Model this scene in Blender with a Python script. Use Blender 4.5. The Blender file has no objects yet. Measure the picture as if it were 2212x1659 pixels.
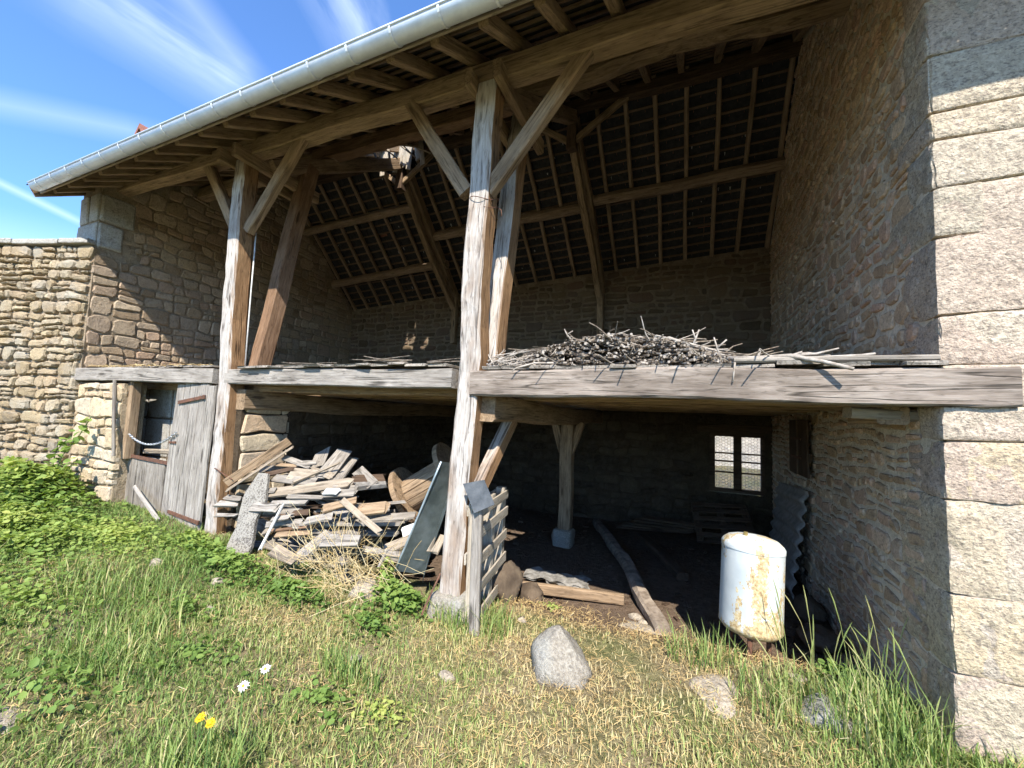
import bpy, math, random
import numpy as np
from mathutils import Matrix, Vector

# ------------------------------------------------------------------ camera, sky, sun, exposure
scene = bpy.context.scene
COL = scene.collection
rnd = random.Random(7)
nrg = np.random.default_rng(11)

CAM = Vector((0.0, -3.02, 1.75))
def set_camera(yaw=23.74, pitch=4.42, roll=2.29, f=866.0):
    a, p, r = (math.radians(v) for v in (yaw, pitch, roll))
    fw = Vector((-math.sin(a) * math.cos(p), math.cos(a) * math.cos(p), math.sin(p)))
    rt0 = Vector((math.cos(a), math.sin(a), 0))
    up = rt0.cross(fw) * math.cos(r) - rt0 * math.sin(r)
    rt = fw.cross(up)
    cd = bpy.data.cameras.new('camera')
    cd.sensor_fit = 'HORIZONTAL'; cd.sensor_width = 36.0
    cd.lens = 36.0 * f / 2212.0
    cd.clip_start = 0.05; cd.clip_end = 3000
    co = bpy.data.objects.new('camera', cd); COL.objects.link(co)
    m = Matrix((rt, up, -fw)).transposed().to_4x4(); m.translation = CAM
    co.matrix_world = m
    scene.camera = co
    return rt, up, fw, f
C_RT, C_UP, C_FW, C_F = set_camera()
def view_dir(x, y):          # direction of a sky feature
    return (C_RT * ((x - 1106) / C_F) - C_UP * ((y - 829.5) / C_F) + C_FW).normalized()

SUN_T = Vector((-0.37, 0.877, -1.0)).normalized()     # direction the light travels
EXPOSURE = 1.5
scene.view_settings.view_transform = 'Standard'
scene.view_settings.look = 'None'
scene.view_settings.exposure = EXPOSURE
scene.view_settings.gamma = 1.0
scene.view_settings.use_curve_mapping = False
try:
    scene.cycles.use_adaptive_sampling = True; scene.cycles.adaptive_threshold = 0.02; scene.cycles.adaptive_min_samples = 16
    scene.cycles.max_bounces = 6; scene.cycles.diffuse_bounces = 4; scene.cycles.glossy_bounces = 2; scene.cycles.transmission_bounces = 3; scene.cycles.transparent_max_bounces = 6
except Exception:
    pass

def build_world():
    w = bpy.data.worlds.new('World'); scene.world = w; w.use_nodes = True
    nt = w.node_tree; N = nt.nodes; L = nt.links
    bg = N['Background']
    sky = N.new('ShaderNodeTexSky'); sky.sky_type = 'NISHITA'; sky.sun_disc = False
    to_sun = -SUN_T
    sky.sun_elevation = math.asin(to_sun.z)
    sky.sun_rotation = math.atan2(to_sun.x, to_sun.y)
    sky.altitude = 300; sky.air_density = 1.0; sky.dust_density = 0.1; sky.ozone_density = 6.0
    geo = N.new('ShaderNodeTexCoord')
    def math_(op, a, b=None, c=None, clamp=False):
        n = N.new('ShaderNodeMath'); n.operation = op; n.use_clamp = clamp
        for i, v in enumerate((a, b, c)):
            if v is None: continue
            if isinstance(v, (int, float)): n.inputs[i].default_value = v
            else: L.new(v, n.inputs[i])
        return n.outputs[0]
    def dot(v):
        n = N.new('ShaderNodeVectorMath'); n.operation = 'DOT_PRODUCT'
        L.new(geo.outputs['Generated'], n.inputs[0]); n.inputs[1].default_value = v
        return n.outputs['Value']
    def noise(vec, scale, detail, rough=0.55):
        n = N.new('ShaderNodeTexNoise'); n.inputs['Scale'].default_value = scale; n.inputs['Detail'].default_value = detail; n.inputs['Roughness'].default_value = rough
        L.new(vec, n.inputs['Vector']); return n.outputs['Fac']
    total = None
    # streaks of cirrus and an aircraft trail, as bands on the sky sphere
    for (x0, y0, x1, y1, wid, strength, along, across) in ((-300, 250, 230, 507, 0.009, 0.5, 6, 30), (40, -110, 570, 230, 0.07, 0.46, 2.2, 13),
                                                   (-300, 165, 380, 300, 0.028, 0.28, 2.5, 16), (640, -200, 830, 200, 0.075, 0.42, 3.5, 13),
                                                   (330, -90, 560, 190, 0.04, 0.3, 3, 14), (-250, 470, 260, 560, 0.05, 0.25, 2.5, 10)):
        a = view_dir(x0, y0); b = view_dir(x1, y1)
        n = a.cross(b).normalized(); mid = (a + b).normalized(); tg = n.cross(mid)
        half = a.angle(mid)
        d = dot(n); al = dot(tg)
        cx = N.new('ShaderNodeCombineXYZ'); L.new(math_('MULTIPLY', d, across), cx.inputs[0]); L.new(math_('MULTIPLY', al, along), cx.inputs[1]); cx.inputs[2].default_value = x0 * 0.013
        textured = wid > 0.06
        ns = noise(cx.outputs[0], 1.6, 4, 0.6) if textured else 0.5
        dist = math_('ABSOLUTE', math_('ADD', d, math_('MULTIPLY', math_('SUBTRACT', ns, 0.5), wid * 1.1)))
        band = math_('POWER', math_('SUBTRACT', 1.0, math_('DIVIDE', dist, wid), clamp=True), 1.2)
        ext = math_('MULTIPLY', math_('SUBTRACT', 1.0, math_('DIVIDE', math_('ABSOLUTE', al), math.sin(half) * 1.1), clamp=True), 2.2, clamp=True)
        tex = 0.6 if not textured else math_('MULTIPLY', math_('SUBTRACT', ns, 0.25), 2.2, clamp=True)
        v = math_('MULTIPLY', math_('MULTIPLY', math_('MULTIPLY', band, ext), tex), strength)
        total = v if total is None else math_('ADD', total, v, clamp=True)
    mix = N.new('ShaderNodeMix'); mix.data_type = 'RGBA'
    deep = N.new('ShaderNodeMix'); deep.data_type = 'RGBA'; deep.blend_type = 'MULTIPLY'; deep.inputs['Factor'].default_value = 1.0
    L.new(sky.outputs[0], deep.inputs[6]); deep.inputs[7].default_value = (0.76, 0.91, 1.06, 1)     # clear upland air
    L.new(total, mix.inputs['Factor']); L.new(deep.outputs[2], mix.inputs[6]); mix.inputs[7].default_value = (4.4, 5.0, 5.8, 1)
    L.new(mix.outputs[2], bg.inputs['Color'])
    bg.inputs['Strength'].default_value = 0.125
    w.cycles.sampling_method = 'MANUAL'; w.cycles.sample_map_resolution = 256
build_world()
sl = bpy.data.lights.new('sun', 'SUN'); sl.energy = 3.7; sl.angle = math.radians(0.53); sl.color = (1.0, 0.955, 0.88)
so = bpy.data.objects.new('sun', sl); COL.objects.link(so)
so.rotation_euler = SUN_T.to_track_quat('-Z', 'Y').to_euler()

# ------------------------------------------------------------------ materials
MATS = {}
class NB:
    """small node builder"""
    def __init__(s, name):
        s.m = bpy.data.materials.new(name); s.m.use_nodes = True
        s.N = s.m.node_tree.nodes; s.L = s.m.node_tree.links
        s.b = s.N['Principled BSDF']; s.out = s.N['Material Output']
        s.tc = s.N.new('ShaderNodeTexCoord')
        MATS[name] = s.m
    def lk(s, a, b): s.L.new(a, b)
    def set(s, inp, v):
        if isinstance(v, (int, float)): inp.default_value = v
        elif isinstance(v, (tuple, list)): inp.default_value = v if len(v) == 4 or inp.type == 'VECTOR' else (*v, 1)
        else: s.lk(v, inp)
    def coords(s, kind='Object', scale=(1, 1, 1), rand=True, rot=(0, 0, 0)):
        mp = s.N.new('ShaderNodeMapping'); mp.inputs['Scale'].default_value = scale; mp.inputs['Rotation'].default_value = rot
        s.lk(s.tc.outputs[kind], mp.inputs[0])
        if rand:
            oi = s.N.new('ShaderNodeObjectInfo'); mu = s.N.new('ShaderNodeMath'); mu.operation = 'MULTIPLY'; mu.inputs[1].default_value = 37.0
            s.lk(oi.outputs['Random'], mu.inputs[0])
            ad = s.N.new('ShaderNodeVectorMath'); ad.operation = 'ADD'
            s.lk(mp.outputs[0], ad.inputs[0]); s.lk(mu.outputs[0], ad.inputs[1])
            return ad.outputs[0]
        return mp.outputs[0]
    def pos(s, scale=(1, 1, 1)):
        g = s.N.new('ShaderNodeNewGeometry'); mp = s.N.new('ShaderNodeMapping'); mp.inputs['Scale'].default_value = scale
        s.lk(g.outputs['Position'], mp.inputs[0]); return mp.outputs[0]
    def noise(s, vec, scale=5, detail=4, rough=0.55, dist=0.0, out='Fac'):
        n = s.N.new('ShaderNodeTexNoise'); n.inputs['Scale'].default_value = scale; n.inputs['Detail'].default_value = detail
        n.inputs['Roughness'].default_value = rough; n.inputs['Distortion'].default_value = dist
        s.lk(vec, n.inputs['Vector']); return n.outputs[out]
    def voro(s, vec, scale=5, feat='F1', out='Distance', rnd_=1.0):
        n = s.N.new('ShaderNodeTexVoronoi'); n.feature = feat; n.inputs['Scale'].default_value = scale; n.inputs['Randomness'].default_value = rnd_
        s.lk(vec, n.inputs['Vector']); return n.outputs[out]
    def ramp(s, fac, stops, interp='LINEAR'):
        r = s.N.new('ShaderNodeValToRGB'); r.color_ramp.interpolation = interp
        e = r.color_ramp.elements
        while len(e) < len(stops): e.new(0.5)
        for i, (p, c) in enumerate(stops):
            e[i].position = p; e[i].color = (c, c, c, 1) if isinstance(c, (int, float)) else (*c, 1)
        s.lk(fac, r.inputs[0]); return r.outputs[0]
    def mix(s, fac, a, b, mode='MIX'):
        m = s.N.new('ShaderNodeMix'); m.data_type = 'RGBA'; m.blend_type = mode
        s.set(m.inputs['Factor'], fac); s.set(m.inputs[6], a); s.set(m.inputs[7], b); return m.outputs[2]
    def math(s, op, a, b=0.0, clamp=False):
        n = s.N.new('ShaderNodeMath'); n.operation = op; n.use_clamp = clamp
        s.set(n.inputs[0], a); s.set(n.inputs[1], b); return n.outputs[0]
    def attr(s, name):
        a = s.N.new('ShaderNodeAttribute'); a.attribute_name = name; return a.outputs['Fac']
    def bump(s, h, strength=0.5, dist=0.02, prev=None):
        b = s.N.new('ShaderNodeBump'); b.inputs['Strength'].default_value = strength; b.inputs['Distance'].default_value = dist
        s.lk(h, b.inputs['Height'])
        if prev is not None: s.lk(prev, b.inputs['Normal'])
        s.lk(b.outputs[0], s.b.inputs['Normal']); return b.outputs[0]
    def done(s, color, rough=0.9, spec=0.2, metal=0.0):
        s.set(s.b.inputs['Base Color'], color); s.set(s.b.inputs['Roughness'], rough)
        s.b.inputs['Specular IOR Level'].default_value = spec; s.set(s.b.inputs['Metallic'], metal)
        return s.m

def wood(name, light, mid, dark, crack=0.6, stain=0.5, rough=0.85, weather=None, knots=True):
    s = NB(name)
    v = s.coords('Object', (1.6, 17, 17)); vf = s.coords('Object', (6.0, 70, 70)); vl = s.coords('Object', (1.3, 3.2, 3.2))
    g = s.noise(v, 1.6, 6, 0.62, 0.6); gf = s.noise(vf, 1.0, 3, 0.6); bl = s.noise(vl, 1.3, 4, 0.6)
    col = s.ramp(g, [(0.22, dark), (0.46, mid), (0.80, light)])
    col = s.mix(0.35, col, s.ramp(gf, [(0.3, dark), (0.7, light)]))
    if weather:
        geo = s.N.new('ShaderNodeNewGeometry'); sep = s.N.new('ShaderNodeSeparateXYZ'); s.lk(geo.outputs['Normal'], sep.inputs[0])
        f = s.math('MULTIPLY', s.math('SUBTRACT', s.math('MULTIPLY', sep.outputs['Y'], -1.0), 0.35), 2.2, True)
        f = s.math('MULTIPLY', f, s.ramp(bl, [(0.28, 0.45), (0.5, 1.0)]))
        wcol = s.ramp(g, [(0.20, weather[2]), (0.44, weather[1]), (0.78, weather[0])])
        wcol = s.mix(0.35, wcol, s.ramp(gf, [(0.3, weather[2]), (0.7, weather[0])]))
        col = s.mix(f, col, wcol)
    cv = s.coords('Object', (0.35, 10, 10)); cr = s.noise(cv, 1.5, 2, 0.4, 0.3)
    crf = s.ramp(cr, [(0.47, 0.0), (0.497, 1.0), (0.503, 1.0), (0.53, 0.0)])
    cm = s.math('MULTIPLY', crf, s.ramp(s.noise(vl, 2.1, 2), [(0.42, 0.0), (0.56, crack * 0.8)]))
    dk = tuple(c * 0.25 for c in dark)
    col = s.mix(cm, col, dk)
    col = s.mix(s.ramp(bl, [(0.35, stain), (0.6, 0.0)]), col, s.mix(1.0, col, tuple(0.3 + 0.5 * c for c in mid), 'MULTIPLY'))
    sp = s.noise(s.coords('Object', (9, 45, 45)), 1.0, 3, 0.6)
    col = s.mix(s.ramp(sp, [(0.58, 0.0), (0.68, 0.42)]), col, dk)
    kn = s.voro(s.coords('Object', (1.1, 5, 5)), 1.0)
    col = s.mix(s.ramp(kn, [(0.07, 0.85), (0.13, 0.0)]), col, tuple(c * 0.5 for c in dark))
    h = s.math('SUBTRACT', s.math('ADD', s.math('MULTIPLY', g, 0.7), s.math('MULTIPLY', gf, 0.35)), s.math('MULTIPLY', cm, 1.0))
    s.bump(h, 0.55, 0.012)
    return s.done(col, rough, 0.15)

wood('wood_silver', (0.46, 0.42, 0.365), (0.29, 0.255, 0.215), (0.105, 0.087, 0.07), crack=0.9, stain=0.45)
wood('wood_beam', (0.40, 0.345, 0.29), (0.25, 0.20, 0.158), (0.085, 0.063, 0.047), crack=0.9, stain=0.75)
wood('wood_post', (0.40, 0.25, 0.13), (0.26, 0.145, 0.07), (0.10, 0.055, 0.028), crack=0.9, stain=0.4,
     weather=((0.60, 0.555, 0.50), (0.42, 0.375, 0.325), (0.15, 0.125, 0.105)))
wood('wood_brown', (0.43, 0.31, 0.195), (0.29, 0.20, 0.12), (0.095, 0.06, 0.036), crack=0.7)
wood('wood_red', (0.33, 0.21, 0.13), (0.22, 0.13, 0.075), (0.08, 0.045, 0.026), crack=0.5)
wood('wood_pale', (0.43, 0.36, 0.275), (0.31, 0.25, 0.18), (0.13, 0.10, 0.07), crack=0.6)
wood('wood_rafter', (0.42, 0.31, 0.215), (0.29, 0.205, 0.135), (0.13, 0.085, 0.055), crack=0.3)
wood('wood_batten', (0.24, 0.165, 0.115), (0.165, 0.11, 0.075), (0.09, 0.06, 0.04), crack=0.2)
wood('wood_dark', (0.15, 0.10, 0.065), (0.095, 0.06, 0.038), (0.035, 0.022, 0.015), crack=0.5)
wood('wood_pallet', (0.54, 0.48, 0.385), (0.40, 0.34, 0.26), (0.16, 0.13, 0.095), crack=0.6)
wood('wood_grey_board', (0.40, 0.36, 0.305), (0.255, 0.22, 0.18), (0.085, 0.07, 0.055), crack=0.8)

def stone_mat(name, stops, grain=0.5, bump=0.7, dark=0.35, gscale=1.0, lichen=0.0, pits=0.0):
    s = NB(name)
    p = s.pos()
    t = s.attr('tint')
    base = s.ramp(t, stops)
    n1 = s.noise(p, 9 * gscale, 6, 0.65); n2 = s.noise(p, 55 * gscale, 4, 0.7); n3 = s.noise(p, 2.2, 3)
    col = s.mix(s.ramp(n1, [(0.3, dark), (0.62, 0.0)]), base, (0.14, 0.11, 0.085))
    col = s.mix(grain, col, s.ramp(n2, [(0.3, (0.25, 0.22, 0.19)), (0.5, (0.62, 0.57, 0.5)), (0.72, (1.0, 0.96, 0.9))]), 'MULTIPLY')
    col = s.mix(1.0, col, (1.45, 1.45, 1.45), 'MULTIPLY')
    n4 = s.noise(p, 22 * gscale, 4, 0.7)
    col = s.mix(s.ramp(n4, [(0.34, 0.45), (0.46, 0.0)]), col, (0.09, 0.07, 0.055))
    if pits:
        pv = s.noise(s.pos((52, 52, 95)), 1.0, 3, 0.6)
        col = s.mix(s.ramp(pv, [(0.36, pits), (0.47, 0.0)]), col, (0.16, 0.13, 0.105))
    if lichen:
        col = s.mix(s.ramp(n3, [(0.5, 0.0), (0.65, lichen)]), col, (0.33, 0.33, 0.30))
    h = s.math('ADD', s.math('MULTIPLY', n1, 0.9), s.math('MULTIPLY', n2, 0.45))
    s.bump(h, bump, 0.03)
    return s.done(col, 0.95, 0.1)
stone_mat('rubble', [(0.0, (0.21, 0.155, 0.10)), (0.3, (0.31, 0.235, 0.155)), (0.55, (0.26, 0.215, 0.165)), (0.75, (0.30, 0.20, 0.145)), (1.0, (0.37, 0.305, 0.215))], 0.45)
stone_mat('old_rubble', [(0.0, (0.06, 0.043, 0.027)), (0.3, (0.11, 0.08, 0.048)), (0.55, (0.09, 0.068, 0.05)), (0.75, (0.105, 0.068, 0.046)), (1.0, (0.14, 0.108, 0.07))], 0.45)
stone_mat('soot_rubble', [(0.0, (0.03, 0.022, 0.014)), (0.5, (0.05, 0.037, 0.024)), (1.0, (0.065, 0.05, 0.033))], 0.45)  # darker rubble: the deep shade under the loft painted into the stone
stone_mat('side_rubble', [(0.0, (0.35, 0.245, 0.16)), (0.3, (0.49, 0.36, 0.235)), (0.55, (0.44, 0.34, 0.255)), (0.75, (0.51, 0.345, 0.25)), (1.0, (0.58, 0.46, 0.33))], 0.6, bump=0.9)
stone_mat('gable_rubble', [(0.0, (0.22, 0.16, 0.105)), (0.3, (0.34, 0.26, 0.17)), (0.55, (0.29, 0.235, 0.175)), (0.75, (0.33, 0.235, 0.165)), (1.0, (0.42, 0.34, 0.245))], 0.5, bump=0.9)
stone_mat('yard_rubble', [(0.0, (0.26, 0.205, 0.13)), (0.3, (0.35, 0.285, 0.185)), (0.55, (0.32, 0.275, 0.20)), (0.85, (0.34, 0.265, 0.175)), (1.0, (0.40, 0.335, 0.23))], 0.65, bump=0.9, lichen=0.35)
stone_mat('front_rubble', [(0.0, (0.36, 0.28, 0.18)), (0.35, (0.45, 0.36, 0.235)), (0.7, (0.42, 0.36, 0.27)), (1.0, (0.47, 0.33, 0.21))], 0.4, bump=0.9)
stone_mat('granite', [(0.0, (0.38, 0.345, 0.29)), (0.25, (0.47, 0.385, 0.265)), (0.5, (0.42, 0.37, 0.30)), (0.75, (0.42, 0.33, 0.265)), (1.0, (0.46, 0.405, 0.32))], 0.6, bump=1.0, dark=0.3, gscale=0.8, pits=0.75)
stone_mat('quoin_grey', [(0.0, (0.30, 0.295, 0.27)), (1.0, (0.38, 0.37, 0.34))], 0.6, bump=0.8, dark=0.3)
stone_mat('boulder', [(0.0, (0.25, 0.235, 0.205)), (1.0, (0.30, 0.285, 0.25))], 0.8, bump=0.9, dark=0.3, lichen=0.4)
stone_mat('flagstone', [(0.0, (0.30, 0.265, 0.215)), (1.0, (0.36, 0.325, 0.27))], 0.75, bump=0.6)
stone_mat('lichen_slab', [(0.0, (0.20, 0.185, 0.17)), (1.0, (0.2, 0.185, 0.17))], 0.2, bump=0.8)
def lichen_fix():
    s = NB('lichen_board'); p = s.pos()
    v = s.noise(p, 60, 3, 0.6); w = s.noise(p, 6, 3)
    col = s.mix(s.ramp(s.math('ADD', v, s.math('MULTIPLY', w, 0.5)), [(0.62, 0.0), (0.80, 1.0)]), (0.10, 0.088, 0.075), (0.26, 0.24, 0.205))
    s.bump(v, 0.6, 0.01); s.done(col, 0.95, 0.1)
lichen_fix()

def mortar(name, c0, c1, bump=0.8):
    s = NB(name); p = s.pos()
    n1 = s.noise(p, 7, 6, 0.7); n2 = s.noise(p, 40, 4, 0.7)
    col = s.ramp(n1, [(0.3, c0), (0.65, c1)])
    col = s.mix(0.5, col, s.ramp(n2, [(0.3, 0.45), (0.6, 1.0)]), 'MULTIPLY')
    s.bump(s.math('ADD', n1, s.math('MULTIPLY', n2, 0.5)), bump, 0.05)
    s.done(col, 0.97, 0.05)
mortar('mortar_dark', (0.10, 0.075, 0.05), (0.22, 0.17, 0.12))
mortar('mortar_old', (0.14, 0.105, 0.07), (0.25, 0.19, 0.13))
mortar('mortar_shade', (0.05, 0.036, 0.023), (0.095, 0.07, 0.046))  # matching mortar, its colour darkened to stand in for shade
mortar('mortar_pale', (0.50, 0.42, 0.31), (0.78, 0.68, 0.54))
mortar('mortar_gable', (0.20, 0.15, 0.098), (0.38, 0.30, 0.21))
mortar('mortar_front', (0.25, 0.19, 0.12), (0.42, 0.33, 0.22))
mortar('render_grey', (0.22, 0.23, 0.235), (0.36, 0.37, 0.375), 0.5)

def simple(name, c0, c1, scale=8, rough=0.8, metal=0.0, spec=0.3, bump=0.0, thr=(0.35, 0.65), kind='Object', detail=5):
    s = NB(name); v = s.coords(kind) if kind == 'Object' else s.pos()
    n = s.noise(v, scale, detail, 0.62)
    col = s.ramp(n, [(thr[0], c0), (thr[1], c1)])
    if bump: s.bump(n, bump, 0.01)
    return s.done(col, rough, spec, metal)
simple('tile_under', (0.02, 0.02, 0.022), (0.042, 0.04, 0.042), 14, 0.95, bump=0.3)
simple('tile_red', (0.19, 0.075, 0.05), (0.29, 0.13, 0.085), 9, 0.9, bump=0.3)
simple('mortar_drip', (0.30, 0.29, 0.27), (0.45, 0.44, 0.41), 20, 0.95)
simple('zinc', (0.60, 0.63, 0.65), (0.74, 0.77, 0.78), 6, 0.32, metal=0.12, spec=0.5, bump=0.05)
simple('zinc_dull', (0.30, 0.36, 0.38), (0.42, 0.48, 0.50), 5, 0.5, metal=0.55, spec=0.4, bump=0.05)
simple('sheet_dark', (0.07, 0.085, 0.08), (0.14, 0.16, 0.155), 6, 0.45, metal=0.3, spec=0.4)
simple('rusty_iron', (0.09, 0.05, 0.035), (0.19, 0.09, 0.055), 25, 0.85, metal=0.3, bump=0.3)
simple('steel', (0.45, 0.46, 0.47), (0.62, 0.63, 0.64), 20, 0.35, metal=0.9, spec=0.5)
simple('white_paint', (0.48, 0.465, 0.43), (0.66, 0.65, 0.61), 20, 0.6)
simple('fibre_cement', (0.20, 0.18, 0.155), (0.33, 0.30, 0.265), 9, 0.95, bump=0.3)
simple('slate', (0.035, 0.042, 0.048), (0.085, 0.093, 0.10), 11, 0.75, bump=0.2, spec=0.3)
simple('twig', (0.07, 0.05, 0.035), (0.24, 0.20, 0.155), 22, 0.9, bump=0.2)
simple('twig_pale', (0.20, 0.165, 0.13), (0.42, 0.375, 0.32), 18, 0.9, bump=0.2)
simple('sacking', (0.065, 0.045, 0.03), (0.15, 0.11, 0.072), 6, 0.97, bump=0.6)
simple('bark', (0.12, 0.108, 0.092), (0.27, 0.25, 0.22), 14, 0.95, bump=0.7)
simple('rotten_wood', (0.14, 0.105, 0.075), (0.33, 0.265, 0.20), 10, 0.95, bump=0.7)
simple('brass', (0.40, 0.28, 0.10), (0.55, 0.40, 0.16), 20, 0.45, metal=0.8)
simple('petal_white', (0.80, 0.80, 0.78), (0.85, 0.85, 0.83), 5, 0.7)
simple('petal_yellow', (0.80, 0.52, 0.02), (0.85, 0.62, 0.04), 5, 0.7)
simple('stem_green', (0.06, 0.11, 0.03), (0.10, 0.17, 0.04), 8, 0.7)
simple('plaster_pale', (0.55, 0.49, 0.41), (0.66, 0.60, 0.52), 1.5, 0.95)
simple('cobweb', (0.5, 0.5, 0.5), (0.6, 0.6, 0.6), 5, 0.9)
simple('mesh_wire', (0.10, 0.09, 0.08), (0.2, 0.17, 0.14), 5, 0.7, metal=0.5)

def tank_mat():
    s = NB('tank_paint'); v = s.coords('Object', rand=False); v2 = s.coords('Object', (1.0, 1.0, 0.45), rand=False)
    n = s.noise(v2, 4.2, 8, 0.72, 0.3); nf = s.noise(v, 24, 5, 0.7)
    geo = s.N.new('ShaderNodeSeparateXYZ'); s.lk(s.tc.outputs['Object'], geo.inputs[0])
    band = s.math('SUBTRACT', 1.0, s.math('MULTIPLY', s.math('ABSOLUTE', s.math('ADD', geo.outputs['X'], -0.02)), 4.5), True)
    f = s.math('ADD', s.math('ADD', n, s.math('MULTIPLY', nf, 0.42)), s.math('MULTIPLY', band, 0.13))
    rim = s.math('SUBTRACT', 1.0, s.math('MULTIPLY', s.math('ABSOLUTE', s.math('ADD', geo.outputs['Z'], -0.05)), 9.0), True)
    f = s.math('ADD', f, s.math('MULTIPLY', rim, 0.16))
    rust = s.ramp(s.noise(v, 40, 4, 0.7), [(0.3, (0.20, 0.11, 0.05)), (0.5, (0.46, 0.35, 0.18)), (0.7, (0.60, 0.53, 0.36))])
    paint = s.ramp(s.noise(v, 3, 4), [(0.35, (0.40, 0.425, 0.42)), (0.65, (0.53, 0.55, 0.53))])
    col = s.mix(s.ramp(f, [(0.80, 0.0), (0.815, 1.0)]), paint, rust)
    s.bump(f, 0.25, 0.01); s.done(col, 0.5, 0.35)
tank_mat()

def glass_mat():
    s = NB('dirty_glass')
    tr = s.N.new('ShaderNodeBsdfTransparent'); gl = s.N.new('ShaderNodeBsdfGlossy'); gl.inputs['Roughness'].default_value = 0.1
    df = s.N.new('ShaderNodeBsdfTranslucent'); df.inputs['Color'].default_value = (0.75, 0.74, 0.72, 1)
    m1 = s.N.new('ShaderNodeMixShader'); m2 = s.N.new('ShaderNodeMixShader')
    n = s.noise(s.coords('Object'), 12, 5, 0.7)
    s.lk(s.ramp(n, [(0.35, 0.12), (0.7, 0.38)]), m1.inputs[0]); s.lk(tr.outputs[0], m1.inputs[1]); s.lk(df.outputs[0], m1.inputs[2])
    m2.inputs[0].default_value = 0.06; s.lk(m1.outputs[0], m2.inputs[1]); s.lk(gl.outputs[0], m2.inputs[2])
    s.lk(m2.outputs[0], s.out.inputs['Surface'])
glass_mat()

def leafy(name, stops, trans=0.35, rough=0.6):
    s = NB(name)
    t = s.attr('tint')
    col = s.ramp(t, stops)
    s.done(col, rough, 0.25)
    tl = s.N.new('ShaderNodeBsdfTranslucent'); s.lk(s.mix(1.0, col, (1.25, 1.3, 0.7), 'MULTIPLY'), tl.inputs['Color'])
    mx = s.N.new('ShaderNodeMixShader'); mx.inputs[0].default_value = trans
    s.lk(s.b.outputs[0], mx.inputs[1]); s.lk(tl.outputs[0], mx.inputs[2]); s.lk(mx.outputs[0], s.out.inputs['Surface'])
leafy('grass_blade', [(0.0, (0.10, 0.175, 0.04)), (0.3, (0.20, 0.28, 0.075)), (0.55, (0.33, 0.38, 0.125)), (0.75, (0.48, 0.43, 0.20)), (1.0, (0.58, 0.48, 0.27))], 0.3)
leafy('leaf', [(0.0, (0.07, 0.13, 0.03)), (0.4, (0.16, 0.245, 0.055)), (0.75, (0.29, 0.36, 0.085)), (1.0, (0.42, 0.43, 0.12))], 0.35)
leafy('straw_blade', [(0.0, (0.30, 0.185, 0.08)), (0.4, (0.52, 0.36, 0.15)), (0.75, (0.62, 0.47, 0.23)), (1.0, (0.66, 0.56, 0.35))], 0.15, 0.8)

def ground_mat():
    s = NB('ground_soil'); p = s.pos()
    n1 = s.noise(p, 1.4, 5, 0.6); n2 = s.noise(p, 14, 6, 0.7); n3 = s.noise(p, 70, 4, 0.7)
    soil = s.ramp(n2, [(0.3, (0.13, 0.095, 0.055)), (0.5, (0.26, 0.20, 0.12)), (0.72, (0.40, 0.32, 0.20))])
    green = s.ramp(n2, [(0.3, (0.06, 0.085, 0.025)), (0.7, (0.20, 0.20, 0.075))])
    col = s.mix(s.ramp(n1, [(0.42, 0.15), (0.6, 0.75)]), soil, green)
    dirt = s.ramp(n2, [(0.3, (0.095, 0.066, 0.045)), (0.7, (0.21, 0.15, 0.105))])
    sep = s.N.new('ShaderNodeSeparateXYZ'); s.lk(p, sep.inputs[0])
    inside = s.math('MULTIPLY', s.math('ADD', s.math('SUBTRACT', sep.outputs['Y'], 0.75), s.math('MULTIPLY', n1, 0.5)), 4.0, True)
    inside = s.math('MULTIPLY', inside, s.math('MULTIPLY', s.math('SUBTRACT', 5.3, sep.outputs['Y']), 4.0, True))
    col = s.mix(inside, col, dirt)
    col = s.mix(0.5, col, s.ramp(n3, [(0.3, 0.5), (0.65, 1.1)]), 'MULTIPLY')
    s.bump(s.math('ADD', n2, s.math('MULTIPLY', n3, 0.4)), 0.9, 0.04)
    s.done(col, 0.97, 0.05)
ground_mat()

# ------------------------------------------------------------------ mesh + object helpers
WM = {}
def link(o, parent=None, world=None):
    COL.objects.link(o)
    w = world if world is not None else Matrix.Identity(4)
    if parent is not None:
        o.parent = parent; o.matrix_basis = WM[parent.name].inverted() @ w
    else:
        o.matrix_basis = w
    WM[o.name] = w
    return o
def tag(o, label, cat, group=None):
    o['label'] = label; o['category'] = cat; o['kind'] = 'thing'
    if group: o['group'] = group
    return o
def thing(name, loc, label, cat, group=None):
    o = bpy.data.objects.new(name, None); o.empty_display_size = 0.1
    link(o, None, Matrix.Translation(Vector(loc)))
    return tag(o, label, cat, group)

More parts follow.
